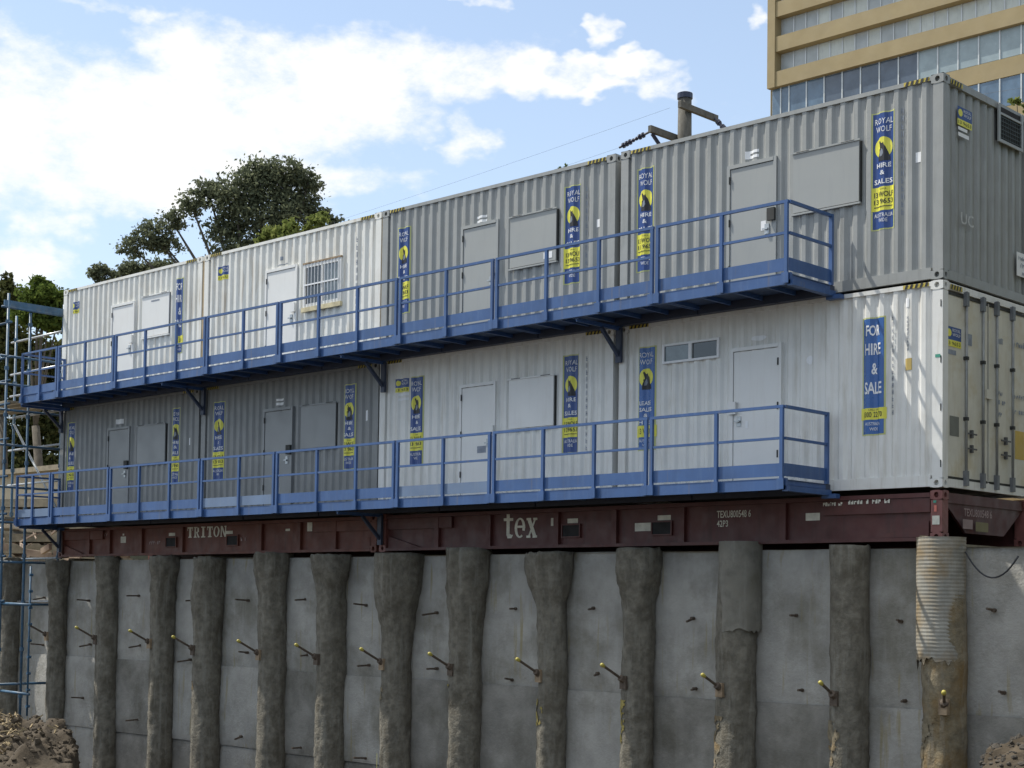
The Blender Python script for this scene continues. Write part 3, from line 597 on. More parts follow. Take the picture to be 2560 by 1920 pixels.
def small_sign(t, x0, x1, z0, z1, ph, plane='y', at=0.0, tags=True):
    h = z1 - z0; w = x1 - x0; kw = dict(drape=ph) if plane == 'y' else dict(plane='x', at=at)
    s = printed('company_sign', [rect(x0, x1, z0 + h*.34, z1)], M_DBLUE, t, .004, **kw)
    printed('sign_band', [rect(x0, x1, z0, z0 + h*.34)], M_YEL, s, .004, **kw)
    printed('moon', [disc(x0 + w*.2, z0 + h*.68, w*.15, h*.2, 14)], M_YEL, s, .006, **kw)
    printed('lettering', [text_bm('ROYAL', x0 + w*.42, x1 - w*.06, z0 + h*.76, z0 + h*.92), text_bm('WOLF', x0 + w*.42, x1 - w*.06, z0 + h*.54, z0 + h*.7)], M_INK, s, .006, **kw)
    printed('lettering', [text_bm('13 9653', x0 + w*.06, x1 - w*.06, z0 + h*.08, z0 + h*.26)], M_BLACK, s, .006, **kw)
    return s
def tag_col(t, x, z0, z1, n, ph, m=None, w=.035):
    st = (z1 - z0) / n; out = []
    for k in range(n):
        z = z0 + k * st; q = rk.choice((0, 1, 2))
        out += [rect(x, x + w*.3, z, z + st*.7)] + ([rect(x + w*.3, x + w, z + st*.28, z + st*.42)] if q else []) + ([rect(x + w*.7, x + w, z, z + st*.7)] if q != 1 else [rect(x + w*.3, x + w, z, z + st*.12)])
    printed('serial_marks', out, m or M_GREYINK, t, .004, ph)
GP = 'shipping containers stacked two high in a row of four'
ZU = CH + .012
XR = [0.0, -5.33, -10.585, -15.885]
# upper row
t, ph = container(XR[0], ZU, 'mid grey office container at the right end of the upper row, under the tan building', M_GREY, M_PANELG, GP); container_frame(t, M_GREY)
banner(t, -.855, .765, 2.265, 'wolf', ph); banner(t, -4.77, .765, 2.265, 'wolf', ph)
shutter(t, -2.2, -1.19, 1.17, 1.97, M_PANELG); door(t, -3.24, -2.52, 1.96, M_PANELG, 'l', sign=1)
printed('notice', [rect(-3.0, -2.78, 2.13, 2.17), rect(-3.0, -2.78, 2.06, 2.10), rect(-3.0, -2.93, 2.10, 2.13)], M_INK, t, .004, ph); printed('notice', [rect(-.40, -.325, 1.53, 1.66)], M_INK, t, .004, ph)
printed('notice', [rect(-2.72, -2.64, 1.02, 1.15)], M_INK, t, .003, at=0); tag_col(t, -.60, .9, 2.3, 14, ph)
small_sign(t, .36, .74, 2.02, 2.26, None, 'x', .0); printed('notice', [rect(.38, .62, 1.96, 2.0), rect(.38, .66, 1.88, 1.93)], M_INK, t, .004, plane='x')
printed('size_marks', [text_bm('UC', .46, .80, .77, .92, .01)], mat('faded_white_ink', (.45, .46, .46), .6, var=.3, vscale=20), t, .004, plane='x', at=.0)
pl = printed('placard', [rect(2.0, 2.36, .36, .68)], M_INK, t, .004, plane='x'); printed('placard_marks', smudge_text(2.05, 2.32, .58, .64, 5) + smudge_text(2.05, 2.32, .48, .54, 5) + smudge_text(2.05, 2.3, .39, .44, 5), M_GREYINK, pl, .007, plane='x')
# caged cooler opening in the end wall
g = MB().box(-.05, .004, 1.50, 2.11, 2.09, 2.53).build('cooler_recess', M_DARK, t)
b = MB()
for y in (1.45, 2.11): b.box(.0, .022, y, y + .05, 2.05, 2.56)
b.box(.0, .022, 1.5, 2.11, 2.05, 2.09); b.box(.006, .020, 1.5, 2.11, 2.42, 2.45); b.build('cooler_frame', M_PANELG, g)
b = MB()
for k in range(9): b.box(.008, .011, 1.5 + .61*(k+.5)/9 - .004, 1.5 + .61*(k+.5)/9 + .004, 2.09, 2.42)
for k in range(6): b.box(.0115, .0145, 1.5, 2.11, 2.09 + .33*(k+.5)/6 - .004, 2.09 + .33*(k+.5)/6 + .004)
b.build('mesh_guard', mat('dull_mesh', (.05, .07, .075), .6), g)
t, ph = container(XR[1], ZU, 'mid grey office container second from right in the upper row', M_GREY, M_PANELG, GP); container_frame(t, M_GREY)
banner(t, -.86, .775, 2.255, 'wolf', ph); banner(t, -4.68, .775, 2.22, 'wolf', ph, .26); shutter(t, -2.15, -1.17, 1.165, 1.965, M_PANELG); door(t, -3.22, -2.47, 1.955, M_PANELG, 'l')
printed('notice', [rect(-2.95, -2.72, 2.09, 2.13), rect(-2.95, -2.72, 2.02, 2.06)], M_INK, t, .004, ph); printed('notice', [rect(-.39, -.32, 1.55, 1.67)], M_INK, t, .004, ph); printed('notice', [rect(-1.42, -1.24, 1.21, 1.31)], M_INK, t, .004, at=-.012); tag_col(t, -.60, .9, 2.25, 12, ph)
t, ph = container(XR[2], ZU, 'weathered white office container with a barred window in the upper row', M_WHITE2, M_PANELW, GP); container_frame(t, M_WHITE2)
small_sign(t, -4.78, -4.47, 2.04, 2.30, ph); door(t, -3.2, -2.35, 1.96, M_PANELW, 'l')
w_ = MB(); x0, x1, z0, z1 = -2.06, -1.08, 1.17, 1.95
for a in ((x0 - .04, x0 + .03, -.02, .03, z0, z1), (x1 - .03, x1 + .04, -.02, .03, z0, z1), (x0 + .03, x1 - .03, -.02, .03, z0, z0 + .06), (x0 + .03, x1 - .03, -.02, .03, z1 - .06, z1), (-1.60, -1.54, -.018, .028, z0 + .06, z1 - .06)): w_.box(*a)
wf = w_.build('window_frame', M_PANELW, t)
MB().box(x0 + .03, -1.60, .004, .01, z0 + .06, z1 - .06).build('pane', M_GLASSD, wf); MB().box(-1.54, x1 - .03, .004, .01, z0 + .06, z1 - .06).build('pane', M_GLASSG, wf)
b = MB()
for k in range(11): b.tube([(x0 + .02 + .94*k/10, -.032, z0 - .02), (x0 + .02 + .94*k/10, -.032, z1 + .0)], .008, 6)
b.box(x0, x1, -.037, -.027, 1.56, 1.585); b.build('security_bars', M_INK, wf)
b = MB(); b.box(x0 - .06, x1 + .06, -.045, .012, z0 - .085, z0 - .005); b.build('sill', mat('stained_sill', (.50, .44, .28), .8, var=.3, vscale=9), wf); MB().box(x0 - .05, x1 + .05, -.03, .012, z1 + .004, z1 + .035).build('rusty_head', M_RUSTY, wf)
tag_col(t, -.66, .8, 2.3, 11, ph); printed('notice', [rect(-2.83, -2.77, 2.15, 2.22), rect(-2.95, -2.6, 2.06, 2.075)], M_GREYINK, t, .004, ph)
MB().box(.0, .05, .012, .05, .15, CH - .1).build('rusty_joint_strip', mat('rust_stained_strip', (.40, .31, .19), .85, var=.25, vscale=3), t)
t, ph = container(XR[3], ZU, 'weathered white office container at the left end of the upper row', M_WHITE2, M_PANELW, GP); container_frame(t, M_WHITE2)
banner(t, -.79, .77, 2.25, 'sale', ph, .27); shutter(t, -2.08, -1.11, 1.2, 2.03, M_PANELW); door(t, -3.22, -2.43, 1.96, M_PANELW, 'l'); small_sign(t, -4.88, -4.58, 2.03, 2.28, ph); printed('notice', [rect(-1.75, -1.45, 1.90, 1.93)], M_GREYINK, t, .003, at=-.012)
MB().box(.0, .06, .012, .05, .1, CH - .1).build('rusty_joint_strip', MATS['rust_stained_strip'], t)
# lower row
t, ph = container(XR[0], 0, 'white container with for-hire banner and end doors at the right end of the lower row', M_WHITE, M_PANELW, GP); container_frame(t, M_WHITE, 'doors')
banner(t, -.98, .725, 2.215, 'sale', ph, .31, M_LBLUE); banner(t, -4.71, .745, 2.225, 'lease', ph, .30, M_LBLUE); door(t, -3.16, -2.42, 2.0, M_PANELW, 'r')
b = MB(); x0, x1, z0, z1 = -4.4, -3.4, 1.95, 2.23
for a in ((x0, x0 + .035, -.02, .03, z0, z1), (x1 - .035, x1, -.02, .03, z0, z1), (x0 + .035, x1 - .035, -.02, .03, z0, z0 + .03), (x0 + .035, x1 - .035, -.02, .03, z1 - .03, z1), (-3.93, -3.88, -.018, .028, z0 + .03, z1 - .03)): b.box(*a)
wf = b.build('window_frame', M_INK, t)
MB().box(x0 + .035, -3.93, .004, .01, z0 + .03, z1 - .03).build('pane', mat('reflective_pane', (.12, .15, .16), .05, var=.3, vscale=4, spec=.9), wf); MB().box(-3.88, x1 - .035, .008, .011, z0 + .03, z1 - .03).build('pane', M_GLASSD, wf); MB().box(-3.885, -3.87, -.012, .008, z0 + .03, z1 - .03).build('sash', M_MULL, wf)
printed('vent_sticker', [disc(-1.945, 1.775, .05, .06)], M_INK, t, .005, ph); printed('data_plate', [rect(-.535, -.43, 1.5, 1.65)], mat('brass_sticker', (.42, .31, .09), .5), t, .005, ph)
printed('door_sign', [disc(-2.75, 2.155, .13, .035)], M_INK, t, .008, ph); tag_col(t, -.72, .95, 2.25, 15, ph); tag_col(t, -.50, 1.75, 2.2, 9, ph, w=.025); printed('notice', [rect(-.53, -.47, 2.3, 2.42)], M_INK, t, .005, ph)
printed('notice', [rect(-2.95, -2.91, .93, 1.03)], M_INK, t, .004, at=0); printed('green_sticker', [rect(-.10, -.03, 1.62, 1.66)], mat('green_sticker', (.05, .28, .2)), t, .003)
printed('hinge_slot', [rect(-.03, -.015, z, z + .09) for z in (.25, .95, 1.55, 2.25)], M_DARK, t, .003)
# end doors: two leaves, gasket, locking bars, handles
for k, (ya, yb) in enumerate(((.15, 1.192), (1.248, W - .15))):
    dl = MB().box(-.05, -.012, ya, yb, .145, CH - .125).build('door_leaf', M_CREAM, t)
    for za, zb_ in ((.12, .15), (CH - .16, CH - .125)): MB().box(-.012, -.004, ya, yb, za, zb_).build('gasket', M_RUBBER, dl)
    for yy in ((.58, 1.03), (1.41, 1.86))[k]:
        b = MB(); b.tube([(.02, yy, .06), (.02, yy, CH - .07)], .018, 8); lbar = b.build('locking_bar', mat('worn_bar_steel', (.26, .27, .27), .5, metal=.3, var=.2, vscale=6), dl, True)
        for z in (.9, 1.67): MB().box(-.012, .042, yy - .026, yy + .026, z - .022, z + .022).build('bar_guide', M_RUBBER, dl)
        for za, zb_ in ((.05, .24), (CH - .26, CH - .08)): MB().box(-.01, .042, yy - .032, yy + .032, za, zb_).build('cam_keeper', mat('worn_keeper_steel', (.17, .18, .19), .55, metal=.3, var=.2), dl)
    for z in ((.72, .53), (.71, .52))[k]:
        b = MB(); y0 = (.60, 1.54)[k]; b.box(.012, .024, y0, y0 + .26, z - .01, z + .01); b.box(-.01, .03, y0 + .12, y0 + .155, z - .05, z + .05); b.build('lever_handle', mat('handle_steel', (.09, .09, .09), .6, metal=.2), dl)
    if k == 0:
        printed('vent', [rect(.2, .44, .66, .91)], mat('vent_grey', (.16, .17, .15), .7), dl, .003, plane='x', at=.012)
        printed('notice', [rect(.66, .78, 1.85, 2.0)], M_GREYINK, dl, .003, plane='x', at=.012)
    else:
        printed('warning_panel', [rect(1.98, 2.25, .5, .88)], mat('ochre_panel', (.50, .34, .03), .5), dl, .003, plane='x', at=.012)
        printed('serial_marks', smudge_text(1.5, 1.66, 1.98, 2.06, 3) + smudge_text(1.5, 1.68, 1.3, 1.36, 4) + smudge_text(1.5, 1.70, 1.18, 1.24, 4) + smudge_text(1.5, 1.7, 1.02, 1.08, 4) + smudge_text(1.94, 2.25, 2.0, 2.08, 5) + smudge_text(1.94, 2.25, 1.3, 1.36, 5) + smudge_text(1.94, 2.25, 1.1, 1.16, 5), M_GREYINK, dl, .003, plane='x', at=.012)
MB().box(-.06, -.045, 1.193, 1.247, .15, CH - .13).build('door_seam', M_RUBBER, t)
MB().box(-.012, .012, 1.14, 1.30, 1.22, 1.34).build('seam_plate', M_CREAM, t)
small_sign(t, .10, .49, 1.78, 2.03, None, 'x', .012); printed('notice', [rect(.1, .36, 1.68, 1.74)], M_GREYINK, t, .003, plane='x', at=.012)
t, ph = container(XR[1], 0, 'white office container second from right in the lower row', M_WHITE, M_PANELW, GP); container_frame(t, M_WHITE)
small_sign(t, -4.83, -4.52, 2.02, 2.25, ph); printed('notice', [rect(-4.76, -4.52, 1.96, 2.0), rect(-4.76, -4.52, 1.88, 1.92)], M_INK, t, .004, ph)
banner(t, -4.30, .78, 2.24, 'wolf', ph, .28); banner(t, -.86, .785, 2.255, 'wolf', ph, .28); shutter(t, -2.13, -1.18, 1.22, 1.99, M_PANELW); door(t, -3.2, -2.48, 1.96, M_PANELW, 'l'); tag_col(t, -.56, .8, 2.25, 14, ph)
printed('notice', [rect(-2.83, -2.63, .88, .99)], M_GREYINK, t, .003, at=0); printed('data_plate', [rect(-.36, -.28, 1.5, 1.65)], M_PANELW, t, .005, ph)
t, ph = container(XR[2], 0, 'dark grey office container second from left in the lower row', M_GREY2, M_PANELG2, GP); container_frame(t, M_GREY2)
banner(t, -4.66, .77, 2.26, 'wolf', ph); banner(t, -.78, .79, 2.26, 'wolf', ph); shutter(t, -2.1, -1.12, 1.21, 1.98, M_PANELG2); door(t, -3.18, -2.4, 1.96, M_PANELG2, 'l', sign=1)
printed('notice', [rect(-2.88, -2.64, 2.14, 2.18), rect(-2.88, -2.64, 2.06, 2.11)], M_INK, t, .004, ph); printed('notice', [rect(-.36, -.28, 1.6, 1.78)], M_INK, t, .004, ph)
t, ph = container(XR[3], 0, 'dark grey office container at the left end of the lower row', M_GREY2, M_PANELG2, GP); container_frame(t, M_GREY2)
banner(t, -4.80, .77, 2.24, 'wolf', ph, .27); banner(t, -.81, .77, 2.25, 'wolf', ph, .28); shutter(t, -2.15, -1.14, 1.21, 1.98, M_PANELG2); door(t, -3.25, -2.5, 1.97, M_PANELG2, 'l', sign=1)
printed('notice', [rect(-3.0, -2.75, 2.09, 2.19)], M_INK, t, .004, ph); printed('notice', [rect(-.37, -.29, 1.5, 1.64)], M_INK, t, .004, ph)

# ------------------------------------------------------------------ blue steel walkways, section by section
YF = -1.06
def walkway(xr, L, zb, mids, label, toe=None, end_gate=0, first=False):
    t = thing('walkway_section', label, 'walkway', (xr, 0, zb), 'blue steel walkway sections along the containers')
    m_ = M_BLUE; pw = .055
    MB().box(-L, 0, YF, YF + .05, -.03, .115).build('edge_beam', m_, t); MB().box(-L + .012, -.012, -.12, -.008, -.03, .10).build('wall_beam', M_BRACKET, t)
    b = MB(); b.box(-L, 0, YF + .05, -.12, .088, .10); b.build('deck', M_DECK, t)
    n = max(2, round(L / .52))
    for k in range(n + 1):
        x = -.03 - (L - .06) * k / n; MB().box(x - .02, x + .02, YF + .051, -.121, .03, .087).build('joist', M_BLUE, t)
    MB().box(-L + pw, -pw, YF - .012, YF - .006, .14, .305).build('toe_board', toe or m_, t)
    MB().bar((-L + .02, YF - .02, 1.02), (-.02, YF - .02, 1.02), .038).build('top_rail', m_, t); MB().bar((-L + pw, YF - .02, .62), (-pw, YF - .02, .62), .032).build('mid_rail', m_, t)
    for x in [-.046, -L + .046] + list(mids):
        p_ = MB().box(x - .023, x + .023, YF - .044, YF - .001, -.02 if x in mids else -.028, .998).build('post', m_, t)
        b = MB(); b.box(x - .05, x + .05, YF - .06, YF - .0465, -.025, .11); b.build('post_foot', m_, p_)
    for s in end_gate if end_gate else ():
        x = -.02 if s > 0 else -L + .02
        MB().bar((x, YF + .001, 1.02), (x, -.09, 1.02), .040).build('end_top_rail', m_, t); MB().bar((x, YF + .001, .62), (x, -.09, .62), .034).build('end_mid_rail', m_, t)
        MB().box(x - .004, x + .004, YF + .002, -.10, .14, .305).build('end_toe_board', m_, t); MB().box(x - .026, x + .026, -.105, -.06, .101, 1.04).build('post', m_, t)
        MB().box(x - .03 if s > 0 else x - .06, x + .06 if s > 0 else x + .03, YF, -.06, -.05, .02).build('end_channel', m_, t)
        MB().box(x - .05, x + .16, -.125, -.02, -.09, -.032).build('corner_lug', m_, t)
UPW = [(-1.535, 2.13, (-1.05,), 'at the right end of the upper walkway, with closing end rail'), (-3.70, 3.02, (-1.0, -2.0), 'of the upper walkway across the joint of the two mid grey containers'), (-6.75, 2.12, (-1.05,), 'of the upper walkway in front of the second grey container door'),
       (-8.90, 3.05, (-1.0, -2.0), 'of the upper walkway below the barred window'), (-11.98, 2.13, (-1.03,), 'of the upper walkway in front of the weathered white door'), (-14.14, 3.06, (-.96, -2.0), 'of the upper walkway under the leftmost for-hire banner'), (-17.22, 2.14, (-1.1,), 'of the upper walkway in front of the leftmost white door'), (-19.38, 1.50, (-.72,), 'at the left end of the upper walkway by the scaffold')]
LOW = [(-1.585, 2.16, (-1.06,), 'at the right end of the lower walkway, with closing end rail'), (-3.77, 2.98, (-.98, -1.95), 'of the lower walkway above the large white letters'), (-6.76, 2.12, (-1.05,), 'of the lower walkway with grey faded toe board before a white door'),
       (-8.90, 3.08, (-.97, -1.97), 'of the lower walkway across the white to dark grey joint'), (-12.0, 2.2, (-1.05,), 'of the lower walkway with faded toe board at a dark grey door'), (-14.22, 3.05, (-1.0, -2.02), 'of the lower walkway across the two dark grey containers'), (-17.30, 2.2, (-1.2,), 'of the lower walkway at the leftmost dark grey door'), (-19.52, 1.45, (-.75,), 'at the left end of the lower walkway by the scaffold')]
def run_on(rows): return [(x, (x - rows[k+1][0] - .004) if k + 1 < len(rows) else L, mids, lab) for k, (x, L, mids, lab) in enumerate(rows)]
for k, (x, L, mids, lab) in enumerate(run_on(UPW)): walkway(x, L, ZU, mids, 'blue railed section ' + lab, None, (1,) if k == 0 else ((-1,) if k == 7 else 0))
for k, (x, L, mids, lab) in enumerate(run_on(LOW)): walkway(x, L, 0, mids, 'blue railed section ' + lab, M_BLUEF if k in (2, 4, 7) else None, (1,) if k == 0 else ((-1,) if k == 7 else 0))
# brackets hooked on the container joints
for x, zb, lab in ((-5.18, ZU, 'right of centre, beside the bright blue banner'), (-10.40, ZU, 'in the middle, between white and dark grey containers'), (-15.68, ZU, 'left of centre, between the dark grey containers'), (-21.0, ZU, 'at the left end of the containers by the scaffold'), (-10.42, 0, 'under the lower walkway at the joint of the flat racks'), (-20.95, 0, 'under the lower walkway at the left end')):
    t = thing('walkway_bracket', 'dark steel triangular bracket ' + lab, 'bracket', (x, 0, zb), 'brackets carrying the walkways')
    b = MB(); b.box(-.05, .05, -.075, -.03, -.56, -.052); b.build('back_plate', M_BRACKET, t)
    b = MB(); b.box(-.035, .035, YF + .06, -.03, -.051, -.033); b.box(-.012, .012, YF + .06, -.076, -.085, -.052); b.build('arm', M_BLUE, t)
    MB().bar((0, -.06, -.46), (0, -.46, -.09), .05).build('brace', M_BRACKET, t)

# ------------------------------------------------------------------ blue scaffold at the left end
t = thing('scaffold_tower', 'blue tubular scaffold tower standing in the pit at the left edge', 'scaffold', (-21.2, -1.25, -6.3))
for x, y, z1 in ((0, 0, 11.25), (0, .52, 10.9), (0, 1.32, 11.2), (-2.1, 0, 11.25), (-2.1, .52, 10.9), (-2.1, 1.32, 11.2)):
    p_ = MB().tube([(x, y, 0), (x, y, z1)], .03, 8).build('standard', M_SBLUE, t, True)
    b = MB()
    for k in range(11): b.tube([(x, y, .6 + k), (x, y, .68 + k)], .048, 8)
    b.build('coupler', M_SBLUE, p_)
for z in (1.9, 2.9, 4.6, 5.5, 6.35, 7.1, 8.0, 8.75, 9.3, 9.9, 10.95):
    MB().tube([(0, -.15, z), (0, 1.5, z)], .027, 8).build('transom', M_SBLUE, t, True)
for z in (4.65, 5.6, 6.5, 7.3, 8.1, 8.85, 9.35, 9.85, 10.6):
    for y in (0, 1.32): MB().tube([(-2.3, y, z), (.15, y, z + .02)], .026, 8).build('ledger', M_GALV if y else M_SBLUE, t, True)
MB().tube([(-2.1, 0, 4.7), (0, .0, 6.5)], .025, 8).build('diagonal', M_SBLUE, t, True); MB().tube([(-2.1, 1.32, 8.7), (0, 1.32, 6.6)], .025, 8).build('diagonal', M_GALV, t, True)
for z in (6.42, 8.92):
    for k in range(4): MB().box(-2.2, .0, .05 + k*.32, .33 + k*.32, z, z + .04).build('plank', M_TIMBER, t)
b = MB(); b.box(-.02, .02, -.1, 1.4, 10.96, 11.10); b.build('toe_board', M_SBLUE, t)
t = thing('scaffold_ladder', 'thin blue ladder pole tied to the scaffold in front of the piles', 'ladder', (-20.05, -1.2, -6.3))
MB().tube([(0, 0, 2.3), (0, 0, 5.4)], .022, 8).build('stile', M_SBLUE, t, True)
for z in (2.75, 4.6): MB().tube([(-1.25, -.02, z + .02), (.06, 0, z)], .03, 8).build('tie_tube', M_SBLUE, t, True)
for k in range(9): MB().tube([(-.0, -.03, 2.5 + .34*k), (.0, .05, 2.5 + .34*k)], .032, 6).build('rung_clip', M_SBLUE, t)

# ------------------------------------------------------------------ background at left: shed, timber, clutter
t = thing('site_shed', 'low cream rendered shed behind the scaffold at left', 'shed', (-41, 9.6, -.74))
MB().box(-9, 4.6, 0, 5, 0, 3.45).build('wall', M_CREAMW, t); MB().box(-9.3, 4.9, -.35, 5.3, 3.45, 3.62).build('roof', M_TIMBER, t)
MB().box(1.2, 2.2, -.03, .0, .02, 2.0).build('door', mat('shed_door_green', (.05, .075, .05), .6), t); MB().box(-3.2, -1.6, -.03, .0, 1.0, 2.1).build('window', M_GLASSD, t)
CL_L = ['stack of pale timber boards behind the scaffold', 'second stack of pale timber boards beside the scaffold']
for k, (x, y, z) in enumerate(((-26.5, 3.0, -.74), (-29.5, 4.6, -.74))):
    t = thing('timber_stack', CL_L[k], 'timber', (x, y, z), 'timber stacks on site', R(25))
    for i in range(6):
        for j in range(5): MB().box(-1.8 + rnd.uniform(-.1, .1), 1.6 + rnd.uniform(-.1, .1), j*.22, j*.22 + .2, i*.3 + .01, i*.3 + .22).build('board', M_TIMBER, t)
b = MB(); b.v = [(-28.2 + 1.6*u + .1*fbm((u, v, 1)), 2.2 + 1.0*v, .28 + .18*fbm((u*2.5, v*2.5, 4)) - .25*v) for u in [i/8 for i in range(9)] for v in [j/6 for j in range(7)]]
b.f = [(i*7+j, (i+1)*7+j, (i+1)*7+j+1, i*7+j+1) for i in range(8) for j in range(6)]
tag(b.build('plastic_sheet', M_SHEET, None, True), 'crumpled white plastic sheet over site clutter behind the scaffold', 'sheet')
b = MB()
for k in range(220):
    x, y = rnd.uniform(-36, -24.2), rnd.uniform(1.0, 6.5); s = rnd.uniform(.05, .28); z = -.74 + rnd.uniform(0, .75)
    p = Vector((x, y, z)); q = p + Vector((rnd.uniform(-1, 1), rnd.uniform(-.5, .5), rnd.uniform(-.25, .35))) * rnd.uniform(.3, 1.6); b.bar(p, q, s * .35, s * .6)
tag(b.build('site_clutter', mat('clutter_mixed', (.12, .055, .035), .85, var=.6, vscale=1.3, c2=(.26, .2, .15))), 'tangled heap of rusty steel and timber offcuts behind the scaffold', 'debris', kind='stuff')
MB_ = MB(); MB_.box(-34, -23.5, 6.6, 6.7, -.74, 1.0)
tag(MB_.build('site_fence', mat('fence_green', (.035, .045, .03), .8, var=.3)), 'low dark shade-cloth fence behind the clutter at left', 'fence')

# ------------------------------------------------------------------ soil mound at left front, rubble at right
def mound_h(x, y):
    e = min(sst(-20.5, -18.6, x), sst(-11.3, -11.9, x + 1.67 * (y + 5) + .3 * fbm((x, y, 7), .8)) , sst(-2.3, -3.6, y), sst(-9.0, -6.0, y + .5 * fbm((x, y, 3), .7)))
    n_ = fbm((x, y, 2), .9, 6) * .20 + fbm((x, y, 8), 2.6, 5) * .12 + fbm((x, y, 4), 7, 3) * .03
    return -6.25 + e * (2.38 + .14 * sst(-14, -16, x)) + n_ * (.35 + e)
sheet('soil_mound', -22, -6, 300, -9.4, -2.0, 170, mound_h, M_SOIL, True, 'stuff')
b = MB()
for k in range(4200):
    x, y = rnd.uniform(-20, -11.5), rnd.uniform(-7.8, -3.1)
    if x + 1.67 * (y + 5) > -13.4 and rnd.random() < .85: continue
    z = mound_h(x, y)
    if z < -3.9: continue
    d = Vector((rnd.uniform(-1, 1), rnd.uniform(-1, 1), rnd.uniform(-.1, .45))).normalized() * rnd.uniform(.03, .20); b.bar(Vector((x, y, z)) - d * .3, Vector((x, y, z + .02)) + d, rnd.uniform(.01, .03), rnd.uniform(.008, .025))
tag(b.build('mulch_litter', M_STRAW), 'pale dry sticks and mulch scattered over the soil mound', 'mulch', kind='stuff')
ICO_G = (1 + 5 ** .5) / 2
ICO_V = [(-1, ICO_G, 0), (1, ICO_G, 0), (-1, -ICO_G, 0), (1, -ICO_G, 0), (0, -1, ICO_G), (0, 1, ICO_G), (0, -1, -ICO_G), (0, 1, -ICO_G), (ICO_G, 0, -1), (ICO_G, 0, 1), (-ICO_G, 0, -1), (-ICO_G, 0, 1)]
ICO_F = ((0,11,5),(0,5,1),(0,1,7),(0,7,10),(0,10,11),(1,5,9),(5,11,4),(11,10,2),(10,7,6),(7,1,8),(3,9,4),(3,4,2),(3,2,6),(3,6,8),(3,8,9),(4,9,5),(2,4,11),(6,2,10),(8,6,7),(9,8,1))
def clod(b, x, y, z, s):
    i = len(b.v); sx, sy, sz = (rnd.uniform(.35, .75) for _ in range(3)); an = rnd.uniform(0, 6); c_, s_ = math.cos(an), math.sin(an)
    for vx, vy, vz in ICO_V:
        jt = rnd.uniform(.7, 1.25) * s; b.v.append((x + jt*(vx*sx*c_ - vy*sy*s_), y + jt*(vx*sx*s_ + vy*sy*c_), z + jt*vz*sz*.8))
    b.f += [tuple(i + q for q in f) for f in ICO_F]
b = MB()
for k in range(9000):
    x, y = rnd.uniform(-19, -7), rnd.uniform(-9.0, -2.8)
    if mound_h(x, y) < -5.2: continue
    clod(b, x, y, mound_h(x, y), .012 + .06 * rnd.random() ** 4)
tag(b.build('soil_clods', M_SOIL, fix=False), 'dark clods of earth covering the soil mound', 'soil', kind='stuff')
def rub_h(x, y): return -6.3 + 3.32 * sst(.35, 1.25, x + .25 * fbm((x, y, 1), 2)) * sst(-4.5, -.6, y) + .12 * fbm((x, y, 3), 2.2, 5) + .05 * fbm((x, y, 5), 7)
sheet('rubble_bank', .2, 6, 70, -5, .05, 60, rub_h, M_SOIL, False, 'stuff')
b = MB()
for k in range(2600):
    x, y = rnd.uniform(.45, 4), rnd.uniform(-3.4, -.15); clod(b, x, y, rub_h(x, y), .010 + .045 * rnd.random() ** 3)
tag(b.build('rubble_stones', M_ROCK, fix=False), 'loose broken stones on the bank at the lower right corner', 'rubble', kind='stuff')
pts = [(.30 + .68*u, .02, -.80 - 1.15*u*(1-u) - .06*u) for u in [k/14 for k in range(15)]]
tag(MB().tube(pts, .011, 6).build('hanging_cable', M_WIRE, None, True), 'thin dark cable sagging from the wall top beside the ribbed pile sleeve', 'cable')

# ------------------------------------------------------------------ utility pole behind the containers
t = thing('utility_pole', 'timber utility pole with two crossarms rising behind the grey containers', 'utility pole', (-14.83, 14, -.74))
MB().tube([(0, 0, 0), (0, 0, 11.0), (0, 0, 12.32)], [.22, .185, .172], 14).build('shaft', M_POLE, t, True)
b = MB(); b.tube([(0, 0, 12.28), (0, 0, 12.42), (0, 0, 12.46)], [.20, .20, .10], 14); b.build('cap', M_INSUL, t)
MB().box(.16, .26, -.5, 1.1, 11.90, 12.06).build('crossarm', M_POLE, t); MB().box(-.28, -.18, -1.15, .7, 11.20, 11.37).build('crossarm', M_POLE, t)
for p0, p1 in (((-.27, -1.0, 11.28), (-1.35, -1.0, 11.05)), ((.25, .95, 11.95), (.62, .95, 11.55))):
    d = Vector(p1) - Vector(p0); b = MB(); b.tube([p0, p1], .03, 6)
    for k in range(7):
        c = Vector(p0) + d * (.25 + .1*k); b.tube([c, c + d.normalized() * .04], .075 if k not in (2, 3) else .05, 8)
    b.build('insulator_string', M_INSUL, t)
b = MB(); b.tube([(-.27, -1.0, 11.2), (-.15, -.6, 10.75), (-.2, -.3, 10.7), (-.3, -.5, 10.45)], .05, 6); b.build('jumper_cable', M_INSUL, t)
for k, (p0, p1, lab) in enumerate((((-16.18, 13, 10.31), (-62, 13.4, 9.2), 'leaving the lower crossarm to the left'), ((-15.0, 13.6, 11.25), (-62, 14.4, 10.2), 'leaving the pole top to the left'), ((-14.21, 14.95, 10.81), (20, 15, 9.4), 'dropping from the upper crossarm to the right'))):
    P0, P1 = Vector(p0), Vector(p1); pts = [P0.lerp(P1, u) - Vector((0, 0, 1.2 * 4*u*(1-u) * .4)) for u in [q/20 for q in range(21)]]
    tag(MB().tube(pts, .0025, 5).build('power_line', M_WIRE), 'thin power line ' + lab, 'power line', 'power lines on the utility pole')

